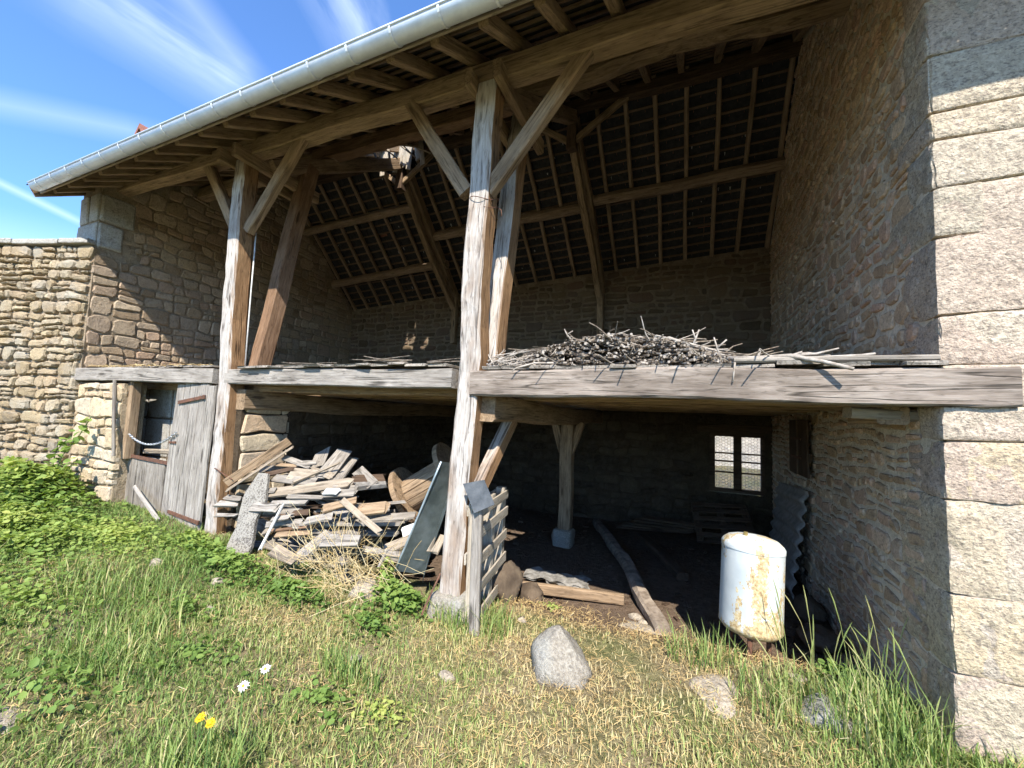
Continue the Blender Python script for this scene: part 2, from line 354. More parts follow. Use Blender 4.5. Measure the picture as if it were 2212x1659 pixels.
class MB:
    def __init__(s): s.v = []; s.f = []; s.t = []
    def add(s, verts, faces, tint=0.5):
        b = len(s.v); s.v.extend([tuple(x) for x in verts])
        s.f.extend([tuple(i + b for i in f) for f in faces]); s.t.extend([tint] * len(faces))
    def box(s, c, d, rot=None, tint=0.5):
        c = Vector(c); hx, hy, hz = (x / 2 for x in d)
        vs = [Vector((x, y, z)) for x in (-hx, hx) for y in (-hy, hy) for z in (-hz, hz)]
        if rot is not None: vs = [rot @ v for v in vs]
        s.add([v + c for v in vs], [(0, 1, 3, 2), (4, 6, 7, 5), (0, 4, 5, 1), (2, 3, 7, 6), (0, 2, 6, 4), (1, 5, 7, 3)], tint)
    def tube(s, pts, rad, n=6, tint=0.5, caps=True):
        pts = [Vector(p) for p in pts]; rings = []
        r = rad if isinstance(rad, (list, tuple)) else [rad] * len(pts)
        prev = None
        for i, p in enumerate(pts):
            d = (pts[min(i + 1, len(pts) - 1)] - pts[max(i - 1, 0)])
            d = d.normalized() if d.length > 1e-9 else Vector((0, 0, 1))
            if prev is None:
                a = Vector((0, 0, 1)) if abs(d.z) < 0.9 else Vector((1, 0, 0)); u = d.cross(a).normalized()
            else:
                u = (prev - d * prev.dot(d)).normalized()
            prev = u; w = d.cross(u)
            rings.append([p + (u * math.cos(2 * math.pi * k / n) + w * math.sin(2 * math.pi * k / n)) * r[i] for k in range(n)])
        vs = [v for g in rings for v in g]; fs = []
        for i in range(len(pts) - 1):
            for k in range(n):
                fs.append((i * n + k, i * n + (k + 1) % n, (i + 1) * n + (k + 1) % n, (i + 1) * n + k))
        if caps:
            fs.append(tuple(range(n - 1, -1, -1))); fs.append(tuple((len(pts) - 1) * n + k for k in range(n)))
        s.add(vs, fs, tint)
    def build(s, name, mat, parent=None, world=None, smooth=False, kind=None):
        me = mesh_from(name, s.v, s.f, mat, smooth, s.t)
        o = bpy.data.objects.new(name, me); link(o, parent, world)
        if kind: o['kind'] = kind
        return o
def mesh_from(name, v, f, mat, smooth=False, tint=None):
    me = bpy.data.meshes.new(name); me.from_pydata(v, [], f)
    if tint is not None:
        a = me.attributes.new('tint', 'FLOAT', 'FACE'); a.data.foreach_set('value', np.asarray(tint, dtype=np.float32))
    if smooth: me.polygons.foreach_set('use_smooth', [True] * len(me.polygons))
    me.materials.append(MATS[mat]); me.update()
    return me
def obj(name, me, parent=None, world=None, kind=None):
    o = bpy.data.objects.new(name, me); link(o, parent, world)
    if kind: o['kind'] = kind
    return o
def frame(p0, p1, up=(0, 0, 1)):
    p0 = Vector(p0); x = (Vector(p1) - p0); ln = x.length; x.normalize()
    u = Vector(up); z = u - x * u.dot(x)
    if z.length < 1e-4:
        u = Vector((0, 1, 0)); z = u - x * u.dot(x)
    z.normalize(); y = z.cross(x)
    m = Matrix((x, y, z)).transposed().to_4x4(); m.translation = p0
    return m, ln
def timber_mesh(name, ln, w, h, mat, seg=None, wob=0.006, ch=0.012, taper=1.0, wane=0.0, rough_end=0.0, bow=0.0, seed=None):
    R = random.Random(seed if seed is not None else rnd.random())
    seg = seg or max(2, min(18, int(ln / 0.28)))
    ch = min(ch, w * 0.3, h * 0.3)
    prof = [(-w/2 + ch, -h/2), (w/2 - ch, -h/2), (w/2, -h/2 + ch), (w/2, h/2 - ch), (w/2 - ch, h/2), (-w/2 + ch, h/2), (-w/2, h/2 - ch), (-w/2, -h/2 + ch)]
    vs = []; fs = []
    ph = [R.uniform(0, 6.28) for _ in range(4)]; oy = oz = 0
    for i in range(seg + 1):
        t = i / seg; x = t * ln; k = 1 + (taper - 1) * t
        oy = wob * (math.sin(ph[0] + t * ln * 1.7) + 0.6 * math.sin(ph[1] + t * ln * 4.1)); oz = wob * (math.sin(ph[2] + t * ln * 1.9) + 0.6 * math.sin(ph[3] + t * ln * 3.7))
        oz += bow * math.sin(math.pi * t)
        for j, (y, z) in enumerate(prof):
            xe = 0
            if i in (0, seg): xe = R.uniform(-rough_end, rough_end)
            yw = 0; zw = 0
            if wane and j in (0, 1, 2, 7): zw = wane * (0.5 + 0.5 * math.sin(ph[1] + t * ln * 2.3)) * R.uniform(0.5, 1.2)
            vs.append((x + xe, y * k + oy + R.uniform(-1, 1) * wob * 0.5, z * k + oz + R.uniform(-1, 1) * wob * 0.5 + zw))
    n = 8
    for i in range(seg):
        for j in range(n): fs.append((i*n + j, i*n + (j+1) % n, (i+1)*n + (j+1) % n, (i+1)*n + j))
    fs = [tuple(reversed(f)) for f in fs]
    fs.append(tuple(range(n))); fs.append(tuple(seg*n + j for j in range(n - 1, -1, -1)))
    return mesh_from(name, vs, fs, mat)
def timber(name, p0, p1, w, h, mat, parent=None, up=(0, 0, 1), **kw):
    m, ln = frame(p0, p1, up)
    return obj(name, timber_mesh(name, ln, w, h, mat, **kw), parent, m)

# rubble masonry -----------------------------------------------------------------
from mathutils import noise as mnoise
def warp(x, y, k):
    a = mnoise.noise(Vector((x * 2.6, y * 3.2, k))); b = mnoise.noise(Vector((x * 2.6 + 17, y * 3.2 - 9, k)))
    c = mnoise.noise(Vector((x * 7 + 5, y * 8, k))); d = mnoise.noise(Vector((x * 7, y * 8 + 31, k)))
    return x + 0.05 * a + 0.016 * c, y + 0.06 * b + 0.018 * d
def stone_geo(mb, o, u, v, n, cx, cy, w, h, depth, tint, R, npt=12, cut=(0.12, 0.34), edge=0.022, gap=0.012, bulge=0.12, key=0.0, warped=True, off=(0.0, 0.0)):
    """one stone: a cell of the wall with cut corners, standing proud of the mortar along n"""
    x0, x1, y0, y1 = cx - w / 2, cx + w / 2, cy - h / 2, cy + h / 2; m = min(w, h)
    cu = [R.uniform(*cut) * m for _ in range(8)]
    pts = [(x0 + cu[0], y0)]
    if npt > 8: pts.append(((x0 + x1) / 2 + R.uniform(-.15, .15) * w, y0))
    pts += [(x1 - cu[1], y0), (x1, y0 + cu[2])]
    if npt > 8: pts.append((x1, (y0 + y1) / 2 + R.uniform(-.15, .15) * h))
    pts += [(x1, y1 - cu[3]), (x1 - cu[4], y1)]
    if npt > 8: pts.append(((x0 + x1) / 2 + R.uniform(-.15, .15) * w, y1))
    pts += [(x0 + cu[5], y1), (x0, y1 - cu[6])]
    if npt > 8: pts.append((x0, (y0 + y1) / 2 + R.uniform(-.15, .15) * h))
    pts += [(x0, y0 + cu[7])]
    if warped: pts = [warp(px + off[0], py + off[1], key) for px, py in pts]; pts = [(px - off[0], py - off[1]) for px, py in pts]
    gx = sum(p[0] for p in pts) / len(pts); gy = sum(p[1] for p in pts) / len(pts)
    def inset(p, d):
        dx, dy = p[0] - gx, p[1] - gy; l = math.hypot(dx, dy)
        kx = max(0.25, 1 - d / (w / 2)); ky = max(0.25, 1 - d / (h / 2))
        return gx + dx * kx, gy + dy * ky
    base = [inset(p, gap * R.uniform(0.6, 1.5)) for p in pts]
    tx, ty = R.uniform(-0.35, 0.35) * depth, R.uniform(-0.35, 0.35) * depth
    vs = []; N_ = len(base)
    for (dn, e) in ((-0.04, 0.0), (depth * 0.5, 0.0), (depth, edge)):
        for p in base:
            q = inset(p, e * R.uniform(0.7, 1.3)) if e else p
            d = dn
            if dn > 0: d += ((q[0] - gx) / w * tx + (q[1] - gy) / h * ty) * 2 * (dn / depth) + R.uniform(-0.10, 0.10) * depth
            vs.append(o + u * q[0] + v * q[1] + n * d)
    vs.append(o + u * (gx + R.uniform(-.1, .1) * w) + v * (gy + R.uniform(-.1, .1) * h) + n * depth * (1 + R.uniform(0.0, bulge * 2)))
    fs = []
    for lv in range(2):
        for k in range(N_):
            k2 = (k + 1) % N_
            fs.append((lv * N_ + k, lv * N_ + k2, (lv + 1) * N_ + k2, (lv + 1) * N_ + k))
    for k in range(N_): fs.append((2 * N_ + k, 2 * N_ + (k + 1) % N_, 3 * N_))
    mb.add(vs, fs, tint)
def rubble_layout(u0, u1, v0, v1, hr, wr, R, split=0.55):
    """uncoursed rubble: loose courses whose cells are split unevenly"""
    out = []; v = v0
    def cell(a, b, c, d):
        if b - a > 0.035 and d - c > 0.03: out.append(((a + b) / 2, (c + d) / 2, b - a, d - c))
    while v < v1 - hr[0] * 0.4:
        H = R.uniform(hr[0] * 1.15, hr[1] * 1.55); 
        if v1 - v - H < hr[0]: H = v1 - v
        u = u0
        while u < u1 - 1e-6:
            W = R.uniform(*wr) * (0.7 + 0.5 * H / hr[1])
            if u1 - u - W < wr[0] * 0.6: W = u1 - u
            a, b = u, u + W
            if W > 3.0 * H: W = H * R.uniform(1.6, 2.8); b = u + W
            if H > hr[1] * 1.05 and R.random() < split + 0.2:
                m = v + H * R.uniform(0.35, 0.65)
                if W > wr[0] * 1.7 and R.random() < 0.7:
                    c = a + W * R.uniform(0.35, 0.65); e = a + W * R.uniform(0.3, 0.7)
                    if R.random() < 0.5: cell(a, c, v, m); cell(c, b, v, m); cell(a, b, m, v + H)
                    else: cell(a, b, v, m); cell(a, e, m, v + H); cell(e, b, m, v + H)
                else: cell(a, b, v, m); cell(a, b, m, v + H)
            else: cell(a, b, v, v + H)
            u += W
        v += H
    return out
class Masonry:
    """collects stones over several walls of one thing; the largest in view become objects of their own"""
    def __init__(s): s.items = []
    def wall(s, part, mat, o, u, v, n, layout, depth, R, keep=None, tint=None, bias=1.0, **kw):
        o, u, v, n = (Vector(x) for x in (o, u, v, n))
        for (cx, cy, w, h) in layout:
            if keep and not keep(cx, cy, w, h): continue
            c = o + u * cx + v * cy; d = c - CAM; L_ = d.length
            area = w * h * max(0.03, -(d / L_).dot(n)) / (L_ * L_) * bias
            q = (c - CAM); zc = q.dot(C_FW)
            if zc < 0.2: area = 0
            else:
                px = 1106 + C_F * q.dot(C_RT) / zc; py = 829.5 - C_F * q.dot(C_UP) / zc
                if not (-20 < px < 2232 and -20 < py < 1679): area *= 0.01
            dd = R.uniform(*depth) if isinstance(depth, tuple) else depth
            s.items.append((area, part, mat, o, u, v, n, cx, cy, w, h, dd, R.random() if tint is None else tint, R.random(), kw))
    def build(s, limit):
        s.items.sort(key=lambda t: -t[0])
        rest = {}
        for i, (area, part, mat, o, u, v, n, cx, cy, w, h, dd, ti, seed, kw) in enumerate(s.items):
            R = random.Random(seed)
            if i < limit:
                mb = MB(); c = o + u * cx + v * cy
                stone_geo(mb, o - c, u, v, n, cx, cy, w, h, dd, ti, R, **kw)
                mb.build('stone', mat, part, Matrix.Translation(c))
            else:
                key = (part.name, mat)
                if key not in rest: rest[key] = (MB(), part, mat)
                stone_geo(rest[key][0], o, u, v, n, cx, cy, w, h, dd, ti, R, npt=8, **{k: x for k, x in kw.items() if k != 'npt'})
        for (mb, part, mat) in rest.values():
            mb.build('small_stones', mat, part, kind='stuff')

def gz(x, y):
    """height of the ground"""
    xs = (-60, -12, -8.4, -7.0, -5.2, -3.6, -1.7, 0.0, 1.4, 60); zs = (0.9, 0.9, 0.74, 0.34, 0.24, 0.10, 0.0, 0.0, 0.08, 0.1)
    f = float(np.interp(x, xs, zs))
    k = min(max((-y - 1.2) / 2.5, 0), 1)
    f = f * (1 - 0.55 * k) + 0.06 * k
    f += 0.025 * math.sin(x * 2.3 + y * 1.1) * math.sin(y * 2.9 - x * 0.7) + 0.012 * math.sin(x * 6.1) * math.sin(y * 5.3 + 1)
    ins = min(max((y - 0.35) / 0.9, 0), 1); ins = ins * ins * (3 - 2 * ins)
    if -5.0 < x < 1.4 and y < 6: f = f * (1 - ins) + (-0.2 + 0.02 * math.sin(x * 3) * math.sin(y * 4)) * ins
    return f

# ------------------------------------------------------------------ ground
def build_ground():
    def axis(lo, hi, fine0, fine1, step):
        a = list(np.arange(fine0, fine1 + 1e-6, step))
        x = fine1; d = step
        while x < hi: d *= 1.45; x += d; a.append(min(x, hi))
        x = fine0; d = step; pre = []
        while x > lo: d *= 1.45; x -= d; pre.append(max(x, lo))
        return pre[::-1] + a
    xs = axis(-900, 900, -9.5, 4.0, 0.12); ys = axis(-900, 900, -3.6, 5.5, 0.12)
    vs = [(x, y, gz(x, y)) for y in ys for x in xs]; n = len(xs)
    fs = [(j*n + i, j*n + i + 1, (j+1)*n + i + 1, (j+1)*n + i) for j in range(len(ys) - 1) for i in range(n - 1)]
    o = obj('ground', mesh_from('ground', vs, fs, 'ground_soil', True)); o['kind'] = 'structure'
build_ground()

# ------------------------------------------------------------------ the barn
barn = thing('barn', (-3.5, 0.1, 0.0), 'long open-fronted stone barn with timber posts, a hay loft and a zinc gutter', 'barn')
XW, XR, YB = -8.3, 1.31, 4.96
RIDGE_Y, RIDGE_Z = 2.75, 6.78
def zf(x): return 4.79 - 0.10 * (x + 8.9) / 10.3            # front eave, top of rafters
def zr(x): return 4.33 + 0.50 * (x + 8.3) / 9.6             # rear eave
def front_pt(x, s, off=0.0):
    z0 = zf(x); sy, sz = RIDGE_Y + 0.72, RIDGE_Z - z0; l = math.hypot(sy, sz)
    return Vector((x, -0.72 + s * sy - off * sz / l, z0 + s * sz + off * sy / l))
def rear_pt(x, s, off=0.0):
    z0 = zr(x); sy, sz = 5.1 - RIDGE_Y, z0 - RIDGE_Z; l = math.hypot(sy, sz)
    return Vector((x, RIDGE_Y + s * sy - off * sz / l, RIDGE_Z + s * sz + off * sy / l))
def roof_under(x, y):
    if y < RIDGE_Y: return zf(x) + (RIDGE_Z - zf(x)) * (y + 0.72) / (RIDGE_Y + 0.72)
    return RIDGE_Z + (zr(x) - RIDGE_Z) * (y - RIDGE_Y) / (5.1 - RIDGE_Y)

mas = Masonry()
def profile_wall(name, mat, x0, x1, y0, y1, zb, parent, gap=0.06):
    ys = [y0, 1.0, RIDGE_Y, 4.0, y1]
    mb = MB(); vs = []
    for x in (x0, x1):
        for y in ys: vs.append((x, y, zb))
        for y in ys: vs.append((x, y, roof_under(x, y) - gap))
    n = len(ys); fs = []
    for i in range(n - 1):
        a, b = i, i + 1
        fs += [(a, n + a, n + b, b), (2*n + a, 2*n + b, 3*n + b, 3*n + a), (n + a, 3*n + a, 3*n + b, n + b)]
    fs += [(0, 2*n, 3*n, n), (n - 1, 2*n - 1, 4*n - 1, 3*n - 1)]
    mb.add(vs, fs); return mb.build(name, mat, parent)
R1 = random.Random(21)
# left gable wall, its inner face towards us
gable = profile_wall('gable_wall', 'mortar_gable', -8.9, XW, -0.15, 5.5, 0.3, barn)
lay = rubble_layout(-0.15, YB, 0.5, 6.9, (0.10, 0.175), (0.11, 0.29), R1, split=0.3)
def keep_gable(cx, cy, w, h):
    return cy + h / 2 < roof_under(XW, cx) - 0.1 and not (cx < 0.24 and cy > 4.04)
low = [t for t in lay if keep_gable(*t) and t[1] < 2.0 and t[0] > 0.4]
mas.wall(gable, 'gable_rubble', (XW, 0, 0), (0, 1, 0), (0, 0, 1), (1, 0, 0), [t for t in lay if keep_gable(*t) and t not in low], (0.010, 0.034), R1, edge=0.012, cut=(0.08, 0.3), bulge=0.05)
# quoin of the gable over the yard wall
for (z0, z1, yy) in ((4.06, 4.46, 0.30), (4.47, 4.92, 0.42)):
    mas.wall(gable, 'quoin_grey', (XW + 0.005, 0, 0), (0, 1, 0), (0, 0, 1), (1, 0, 0), [(-0.15 + yy / 2, (z0 + z1) / 2, yy, z1 - z0 - 0.015)], 0.03, R1, cut=(0.03, 0.08), gap=0.004, warped=False)
    for (a, b) in ((-8.9, -8.62), (-8.61, -8.3)) if z0 > 4.3 else ((-8.9, -8.3),):
        mas.wall(gable, 'quoin_grey', (0, -0.15, 0), (1, 0, 0), (0, 0, 1), (0, -1, 0), [((a + b) / 2, (z0 + z1) / 2, b - a - 0.012, z1 - z0 - 0.012)], 0.03, R1, cut=(0.03, 0.08), gap=0.004, warped=False)
# right side wall, seen at a slant, with pale pointing
side = profile_wall('side_wall', 'mortar_pale', XR, 1.88, 0.06, 5.5, -0.4, barn)
lay = rubble_layout(-YB, -0.22, -0.2, 6.9, (0.07, 0.12), (0.09, 0.22), R1, split=0.3)
def keep_side(cx, cy, w, h): return cy + h / 2 < roof_under(XR, -cx) - 0.1
mas.wall(side, 'side_rubble', (XR, 0, 0), (0, -1, 0), (0, 0, 1), (-1, 0, 0), lay, (0.008, 0.024), R1, keep_side, bias=1.0, gap=0.016, edge=0.012, cut=(0.15, 0.42), bulge=0.05)
# rear wall with its window opening
WX0, WX1, WZ0, WZ1 = 0.36, 1.20, 0.56, 1.60
mb = MB()
def wall_x(mb, x0, x1, z0, z1f, y0=YB, y1=5.45):
    n = max(1, int((x1 - x0) / 1.0)); 
    for i in range(n):
        a = x0 + (x1 - x0) * i / n; b = x0 + (x1 - x0) * (i + 1) / n
        za, zb_ = (z1f(a), z1f(b)) if callable(z1f) else (z1f, z1f)
        vs = [(a, y0, z0), (b, y0, z0), (b, y1, z0), (a, y1, z0), (a, y0, za), (b, y0, zb_), (b, y1, zb_ - 0.3), (a, y1, za - 0.3)]
        mb.add(vs, [(0, 1, 5, 4), (2, 3, 7, 6), (4, 5, 6, 7), (1, 2, 6, 5), (3, 0, 4, 7), (0, 3, 2, 1)])
top = lambda x: roof_under(x, YB) - 0.08
wall_x(mb, -8.3, 1.4, 2.03, top)
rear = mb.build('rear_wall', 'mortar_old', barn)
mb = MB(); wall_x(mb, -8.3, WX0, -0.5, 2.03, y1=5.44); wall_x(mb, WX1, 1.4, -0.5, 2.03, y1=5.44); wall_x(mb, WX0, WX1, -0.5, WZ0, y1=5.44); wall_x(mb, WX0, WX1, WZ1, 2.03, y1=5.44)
rear_low = mb.build('rear_wall', 'mortar_shade', barn)  # part below the loft, separate so its colours can carry painted shade
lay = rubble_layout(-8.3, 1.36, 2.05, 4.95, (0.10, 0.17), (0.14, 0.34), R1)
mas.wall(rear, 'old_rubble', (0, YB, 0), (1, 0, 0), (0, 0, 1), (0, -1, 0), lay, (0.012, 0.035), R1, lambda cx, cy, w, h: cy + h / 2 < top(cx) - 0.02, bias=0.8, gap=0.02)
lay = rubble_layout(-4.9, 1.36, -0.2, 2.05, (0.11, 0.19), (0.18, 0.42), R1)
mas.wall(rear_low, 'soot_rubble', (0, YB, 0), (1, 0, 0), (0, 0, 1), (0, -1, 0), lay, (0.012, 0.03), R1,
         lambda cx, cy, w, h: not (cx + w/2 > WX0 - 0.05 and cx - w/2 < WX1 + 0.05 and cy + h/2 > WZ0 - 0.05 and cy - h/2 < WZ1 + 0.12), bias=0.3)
# partition closing the left pen
mb = MB(); mb.box((-5.06, 2.55, 0.8), (0.24, 4.84, 2.2)); part = mb.build('partition_wall', 'mortar_shade', barn)
lay = rubble_layout(0.14, YB, -0.3, 1.88, (0.10, 0.17), (0.18, 0.40), R1)
blk = []; zz = -0.3
while zz < 1.8:
    hh = R1.uniform(0.15, 0.24); cut_ = R1.uniform(0.36, 0.62); blk += [(0.14 + cut_ / 2, zz + hh / 2, cut_, hh), (0.14 + cut_ + (0.77 - 0.14 - cut_) / 2, zz + hh / 2, 0.77 - 0.14 - cut_, hh)]; zz += hh
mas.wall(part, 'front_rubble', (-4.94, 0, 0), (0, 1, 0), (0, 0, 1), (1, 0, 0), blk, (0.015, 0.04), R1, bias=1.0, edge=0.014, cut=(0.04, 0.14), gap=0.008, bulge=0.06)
mas.wall(part, 'soot_rubble', (-4.94, 0, 0), (0, 1, 0), (0, 0, 1), (1, 0, 0), [t for t in lay if t[0] >= 0.75], (0.015, 0.035), R1, bias=0.4)  # behind the front blocks the stones take the painted-shade colour
# low front wall beside the pen door
mb = MB(); mb.box((-7.68, 0.0, 1.05), (1.22, 0.25, 1.84)); lowf = mb.build('front_wall', 'mortar_front', barn)
lay = rubble_layout(-8.3, -7.06, 0.2, 1.97, (0.11, 0.19), (0.16, 0.36), R1, split=0.3)
mas.wall(lowf, 'front_rubble', (0, -0.13, 0), (1, 0, 0), (0, 0, 1), (0, -1, 0), lay, (0.02, 0.045), R1, bias=1.4, edge=0.016, cut=(0.08, 0.25), bulge=0.06)
# rendered blocks seen through the pen door
mb = MB(); mb.box((-7.5, 0.62, 1.0), (1.7, 0.4, 2.0)); inner = mb.build('inner_wall', 'mortar_dark', barn)
for (z0, z1) in ((1.5, 1.98), (0.93, 1.48), (0.3, 0.91)):
    mas.wall(inner, 'quoin_grey', (0, 0.42, 0), (1, 0, 0), (0, 0, 1), (0, -1, 0), [(-7.3, (z0 + z1) / 2, 0.62, z1 - z0), (-6.83, (z0 + z1) / 2, 0.27, z1 - z0), (-7.95, (z0 + z1) / 2, 0.62, z1 - z0)], 0.02, R1, cut=(0.02, 0.06), gap=0.004, warped=False)
mas.build(292)

# dressed granite blocks of the right-hand pier
def block_mesh(name, d, mat, tint, seed, amp=0.012, n=7, rnd_edge=0.03):
    """rough dressed block, front-left-bottom corner at the origin"""
    R = random.Random(seed); mb = MB(); off = Vector((seed * 13.7, seed * 5.1, 3.3)); d = Vector(d); c = d / 2
    def shape(p):
        q = Vector([min(max(p[i] - c[i], -(c[i] - rnd_edge)), c[i] - rnd_edge) for i in range(3)])
        e = (p - c) - q
        if e.length > 1e-6:
            m = max(abs(e.x), abs(e.y), abs(e.z)); e = e.normalized() * min(m, rnd_edge)
        r = c + q + e
        return r + (r - c).normalized() * amp * (mnoise.noise(r * 5 + off) + 0.5 * mnoise.noise(r * 17 + off))
    for ax in range(3):
        for sgn in (0, 1):
            a, b = [(1, 2), (2, 0), (0, 1)][ax]
            grid = []
            for i in range(n + 1):
                for j in range(n + 1):
                    p = Vector((0, 0, 0)); p[ax] = d[ax] * sgn; p[a] = d[a] * i / n; p[b] = d[b] * j / n
                    grid.append(shape(p))
            fs = []
            for i in range(n):
                for j in range(n):
                    q = (i*(n+1) + j, (i+1)*(n+1) + j, (i+1)*(n+1) + j + 1, i*(n+1) + j + 1)
                    fs.append(q if sgn else tuple(reversed(q)))
            mb.add(grid, fs, tint)
    return mesh_from(name, mb.v, mb.f, mat, True, mb.t)
mb = MB(); mb.box((2.75, 0.42, 2.3), (2.84, 0.79, 5.4)); pier = mb.build('pier', 'mortar_gable', barn)
joints = [-0.3, 0.03, 0.47, 0.88, 1.38, 1.70, 1.90, 2.13, 2.41, 2.87, 3.16, 3.46, 3.63, 3.99, 4.35, 4.66, 4.95]
R2 = random.Random(5)
slopes = [R2.uniform(-0.05, 0.05) for _ in joints]; slopes[6] = slopes[7] = 0.0
for i in range(len(joints) - 1):
    z0, z1 = joints[i], joints[i + 1]
    if z0 > 1.85 and z1 < 2.2: w0 = 0.9
    x = XR; k = 0
    while x < 4.0:
        w = {2.87: 0.22, 1.90: 0.24, 2.13: 0.20, 0.88: 0.25, 3.46: 0.2, 0.03: 0.26}.get(z0, R2.uniform(0.42, 0.7)) if k == 0 else R2.uniform(0.35, 0.7)
        ret = R2.choice((0.18, 0.28, 0.4, 0.55)) if k == 0 else 0.14
        gap = 0.0
        y0 = -0.004 + (R2.uniform(-0.008, 0.008))
        xi = XR - (0.012 if k == 0 else 0)
        me = block_mesh('block', (x + w - 0.012 - xi, ret, z1 - z0 - gap), 'granite', R2.random(), i * 3.1 + k * 7.7 + 1, amp=0.020, n=10, rnd_edge=0.026)
        sb, st_ = slopes[i], slopes[i + 1]; Hh = z1 - z0
        for vv in me.vertices:
            gx_ = vv.co.x + xi - XR; vv.co.z += sb * gx_ + (st_ - sb) * gx_ * (vv.co.z / Hh)
        obj('block', me, pier, Matrix.Translation((xi, y0, z0)))
        x += w; k += 1

# posts ---------------------------------------------------------------------------
post_c = timber('post', (-1.825, 0.10, 0.22), (-1.705, 0.10, 4.80), 0.205, 0.205, 'wood_post', barn, up=(0, -1, 0), wob=0.012, ch=0.022, seg=34, seed=3)
post_l = timber('post', (-5.12, 0.10, 0.15), (-5.235, 0.10, 4.86), 0.205, 0.205, 'wood_post', barn, up=(0, -1, 0), wob=0.012, ch=0.022, seg=34, seed=9)
def base_stone(parent, x, y, z0, z1, w, seed):
    me = block_mesh('base_stone', (w, w, z1 - z0), 'boulder', 0.5, seed, 0.03, 6, 0.06)
    obj('base_stone', me, parent, Matrix.Translation((x - w/2, y - w/2, z0)))
base_stone(barn, -1.83, 0.1, -0.15, 0.235, 0.36, 2)
base_stone(barn, -5.12, 0.12, -0.1, 0.16, 0.34, 4)
# braces from the posts to the wall plate
for p0, p1, s in (((-1.90, 0.09, 3.80), (-2.70, 0.09, 5.0), 1), ((-1.68, 0.09, 3.76), (-0.78, 0.09, 4.86), 2), ((-5.30, 0.09, 3.96), (-6.05, 0.09, 5.02), 3), ((-5.08, 0.09, 3.92), (-4.16, 0.09, 4.98), 4)):
    timber('brace', p0, p1, 0.10, 0.135, 'wood_brown', barn, up=(0, 0, 1), wob=0.006, seed=s)
# wall plate in two lengths
timber('wall_plate', (-9.0, 0.10, 5.13), (-5.05, 0.10, 5.02), 0.17, 0.19, 'wood_brown', barn, seed=11)
timber('wall_plate', (-5.30, 0.12, 5.015), (1.75, 0.12, 4.845), 0.18, 0.20, 'wood_brown', barn, seed=12, wob=0.009)
# clamping beams either side of each post head
for (x, z, y0) in ((-1.70, 4.80, -0.10), (-5.24, 4.86, -0.16)):
    for dx in (-0.145, 0.145):
        timber('clamp_beam', (x + dx, y0, z), (x + dx, 1.06, z), 0.075, 0.165, 'wood_brown', barn)
# leaning struts behind the posts
timber('leaning_strut', (-1.70, 0.30, 2.13), (-1.70, 0.86, 5.15), 0.17, 0.20, 'wood_post', barn, up=(0, -1, 0.2), seed=5, wob=0.008)
timber('leaning_strut', (-5.02, 0.33, 2.13), (-5.05, 0.86, 5.2), 0.17, 0.20, 'wood_red', barn, up=(0, -1, 0.2), seed=6, wob=0.008)
# roof trusses
for (x, xb) in ((-1.68, -1.60), (-5.03, -5.0)):
    timber('principal_rafter', (x, 0.30, 4.86), (x + .02, 2.72, 6.42), 0.14, 0.19, 'wood_brown', barn, wob=0.008)
    timber('principal_rafter', (x + .02, 2.80, 6.46), (xb, 5.0, 4.34), 0.14, 0.19, 'wood_brown', barn, wob=0.012, up=(0, .5, 1))
    timber('lower_rafter', (x - .02, 2.90, 6.12), (xb - .02, 4.93, 4.10), 0.11, 0.13, 'wood_brown', barn, wob=0.014, up=(0, .5, 1), bow=-0.05)
    timber('king_post', (x, 2.76, 5.92), (x, 2.76, 6.55), 0.15, 0.15, 'wood_dark', barn, up=(0, -1, 0))
    timber('wall_post', (xb, 4.86, 3.35), (xb, 4.86, 4.55), 0.12, 0.14, 'wood_brown', barn, up=(0, -1, 0))
    timber('ridge_brace', (x + 0.05, 2.76, 6.06), (x + 0.95, 2.76, 6.64), 0.08, 0.09, 'wood_brown', barn)
    timber('ridge_brace', (x - 0.05, 2.76, 6.06), (x - 0.75, 2.76, 6.6), 0.08, 0.09, 'wood_brown', barn)
timber('ridge_beam', (-8.4, 2.76, 6.60), (1.36, 2.76, 6.60), 0.14, 0.17, 'wood_dark', barn, wob=0.008)
timber('purlin', (-1.95, 1.16, 5.58), (1.36, 1.20, 5.62), 0.20, 0.22, 'wood_brown', barn, wob=0.012, wane=0.12, ch=0.06, seed=44, seg=14)
timber('purlin', (-5.3, 1.14, 5.58), (-1.5, 1.30, 5.66), 0.17, 0.19, 'wood_red', barn, wob=0.008, seed=45)
timber('purlin', (-8.35, 1.2, 5.60), (-4.9, 1.2, 5.60), 0.17, 0.19, 'wood_brown', barn, wob=0.008, seed=46)
def rear_purlin(x0, x1, y, w=0.15, h=0.17):
    s = (y - RIDGE_Y) / (5.1 - RIDGE_Y)
    timber('purlin', rear_pt(x0, s, -0.095 - h / 2), rear_pt(x1, s, -0.095 - h / 2), w, h, 'wood_rafter', barn, up=(0, .6, 1), wob=0.009, ch=.03)
rear_purlin(-1.62, 1.36, 3.92); rear_purlin(-5.0, -1.55, 3.97); rear_purlin(-8.35, -4.95, 3.5); rear_purlin(-8.35, -4.9, 4.42)

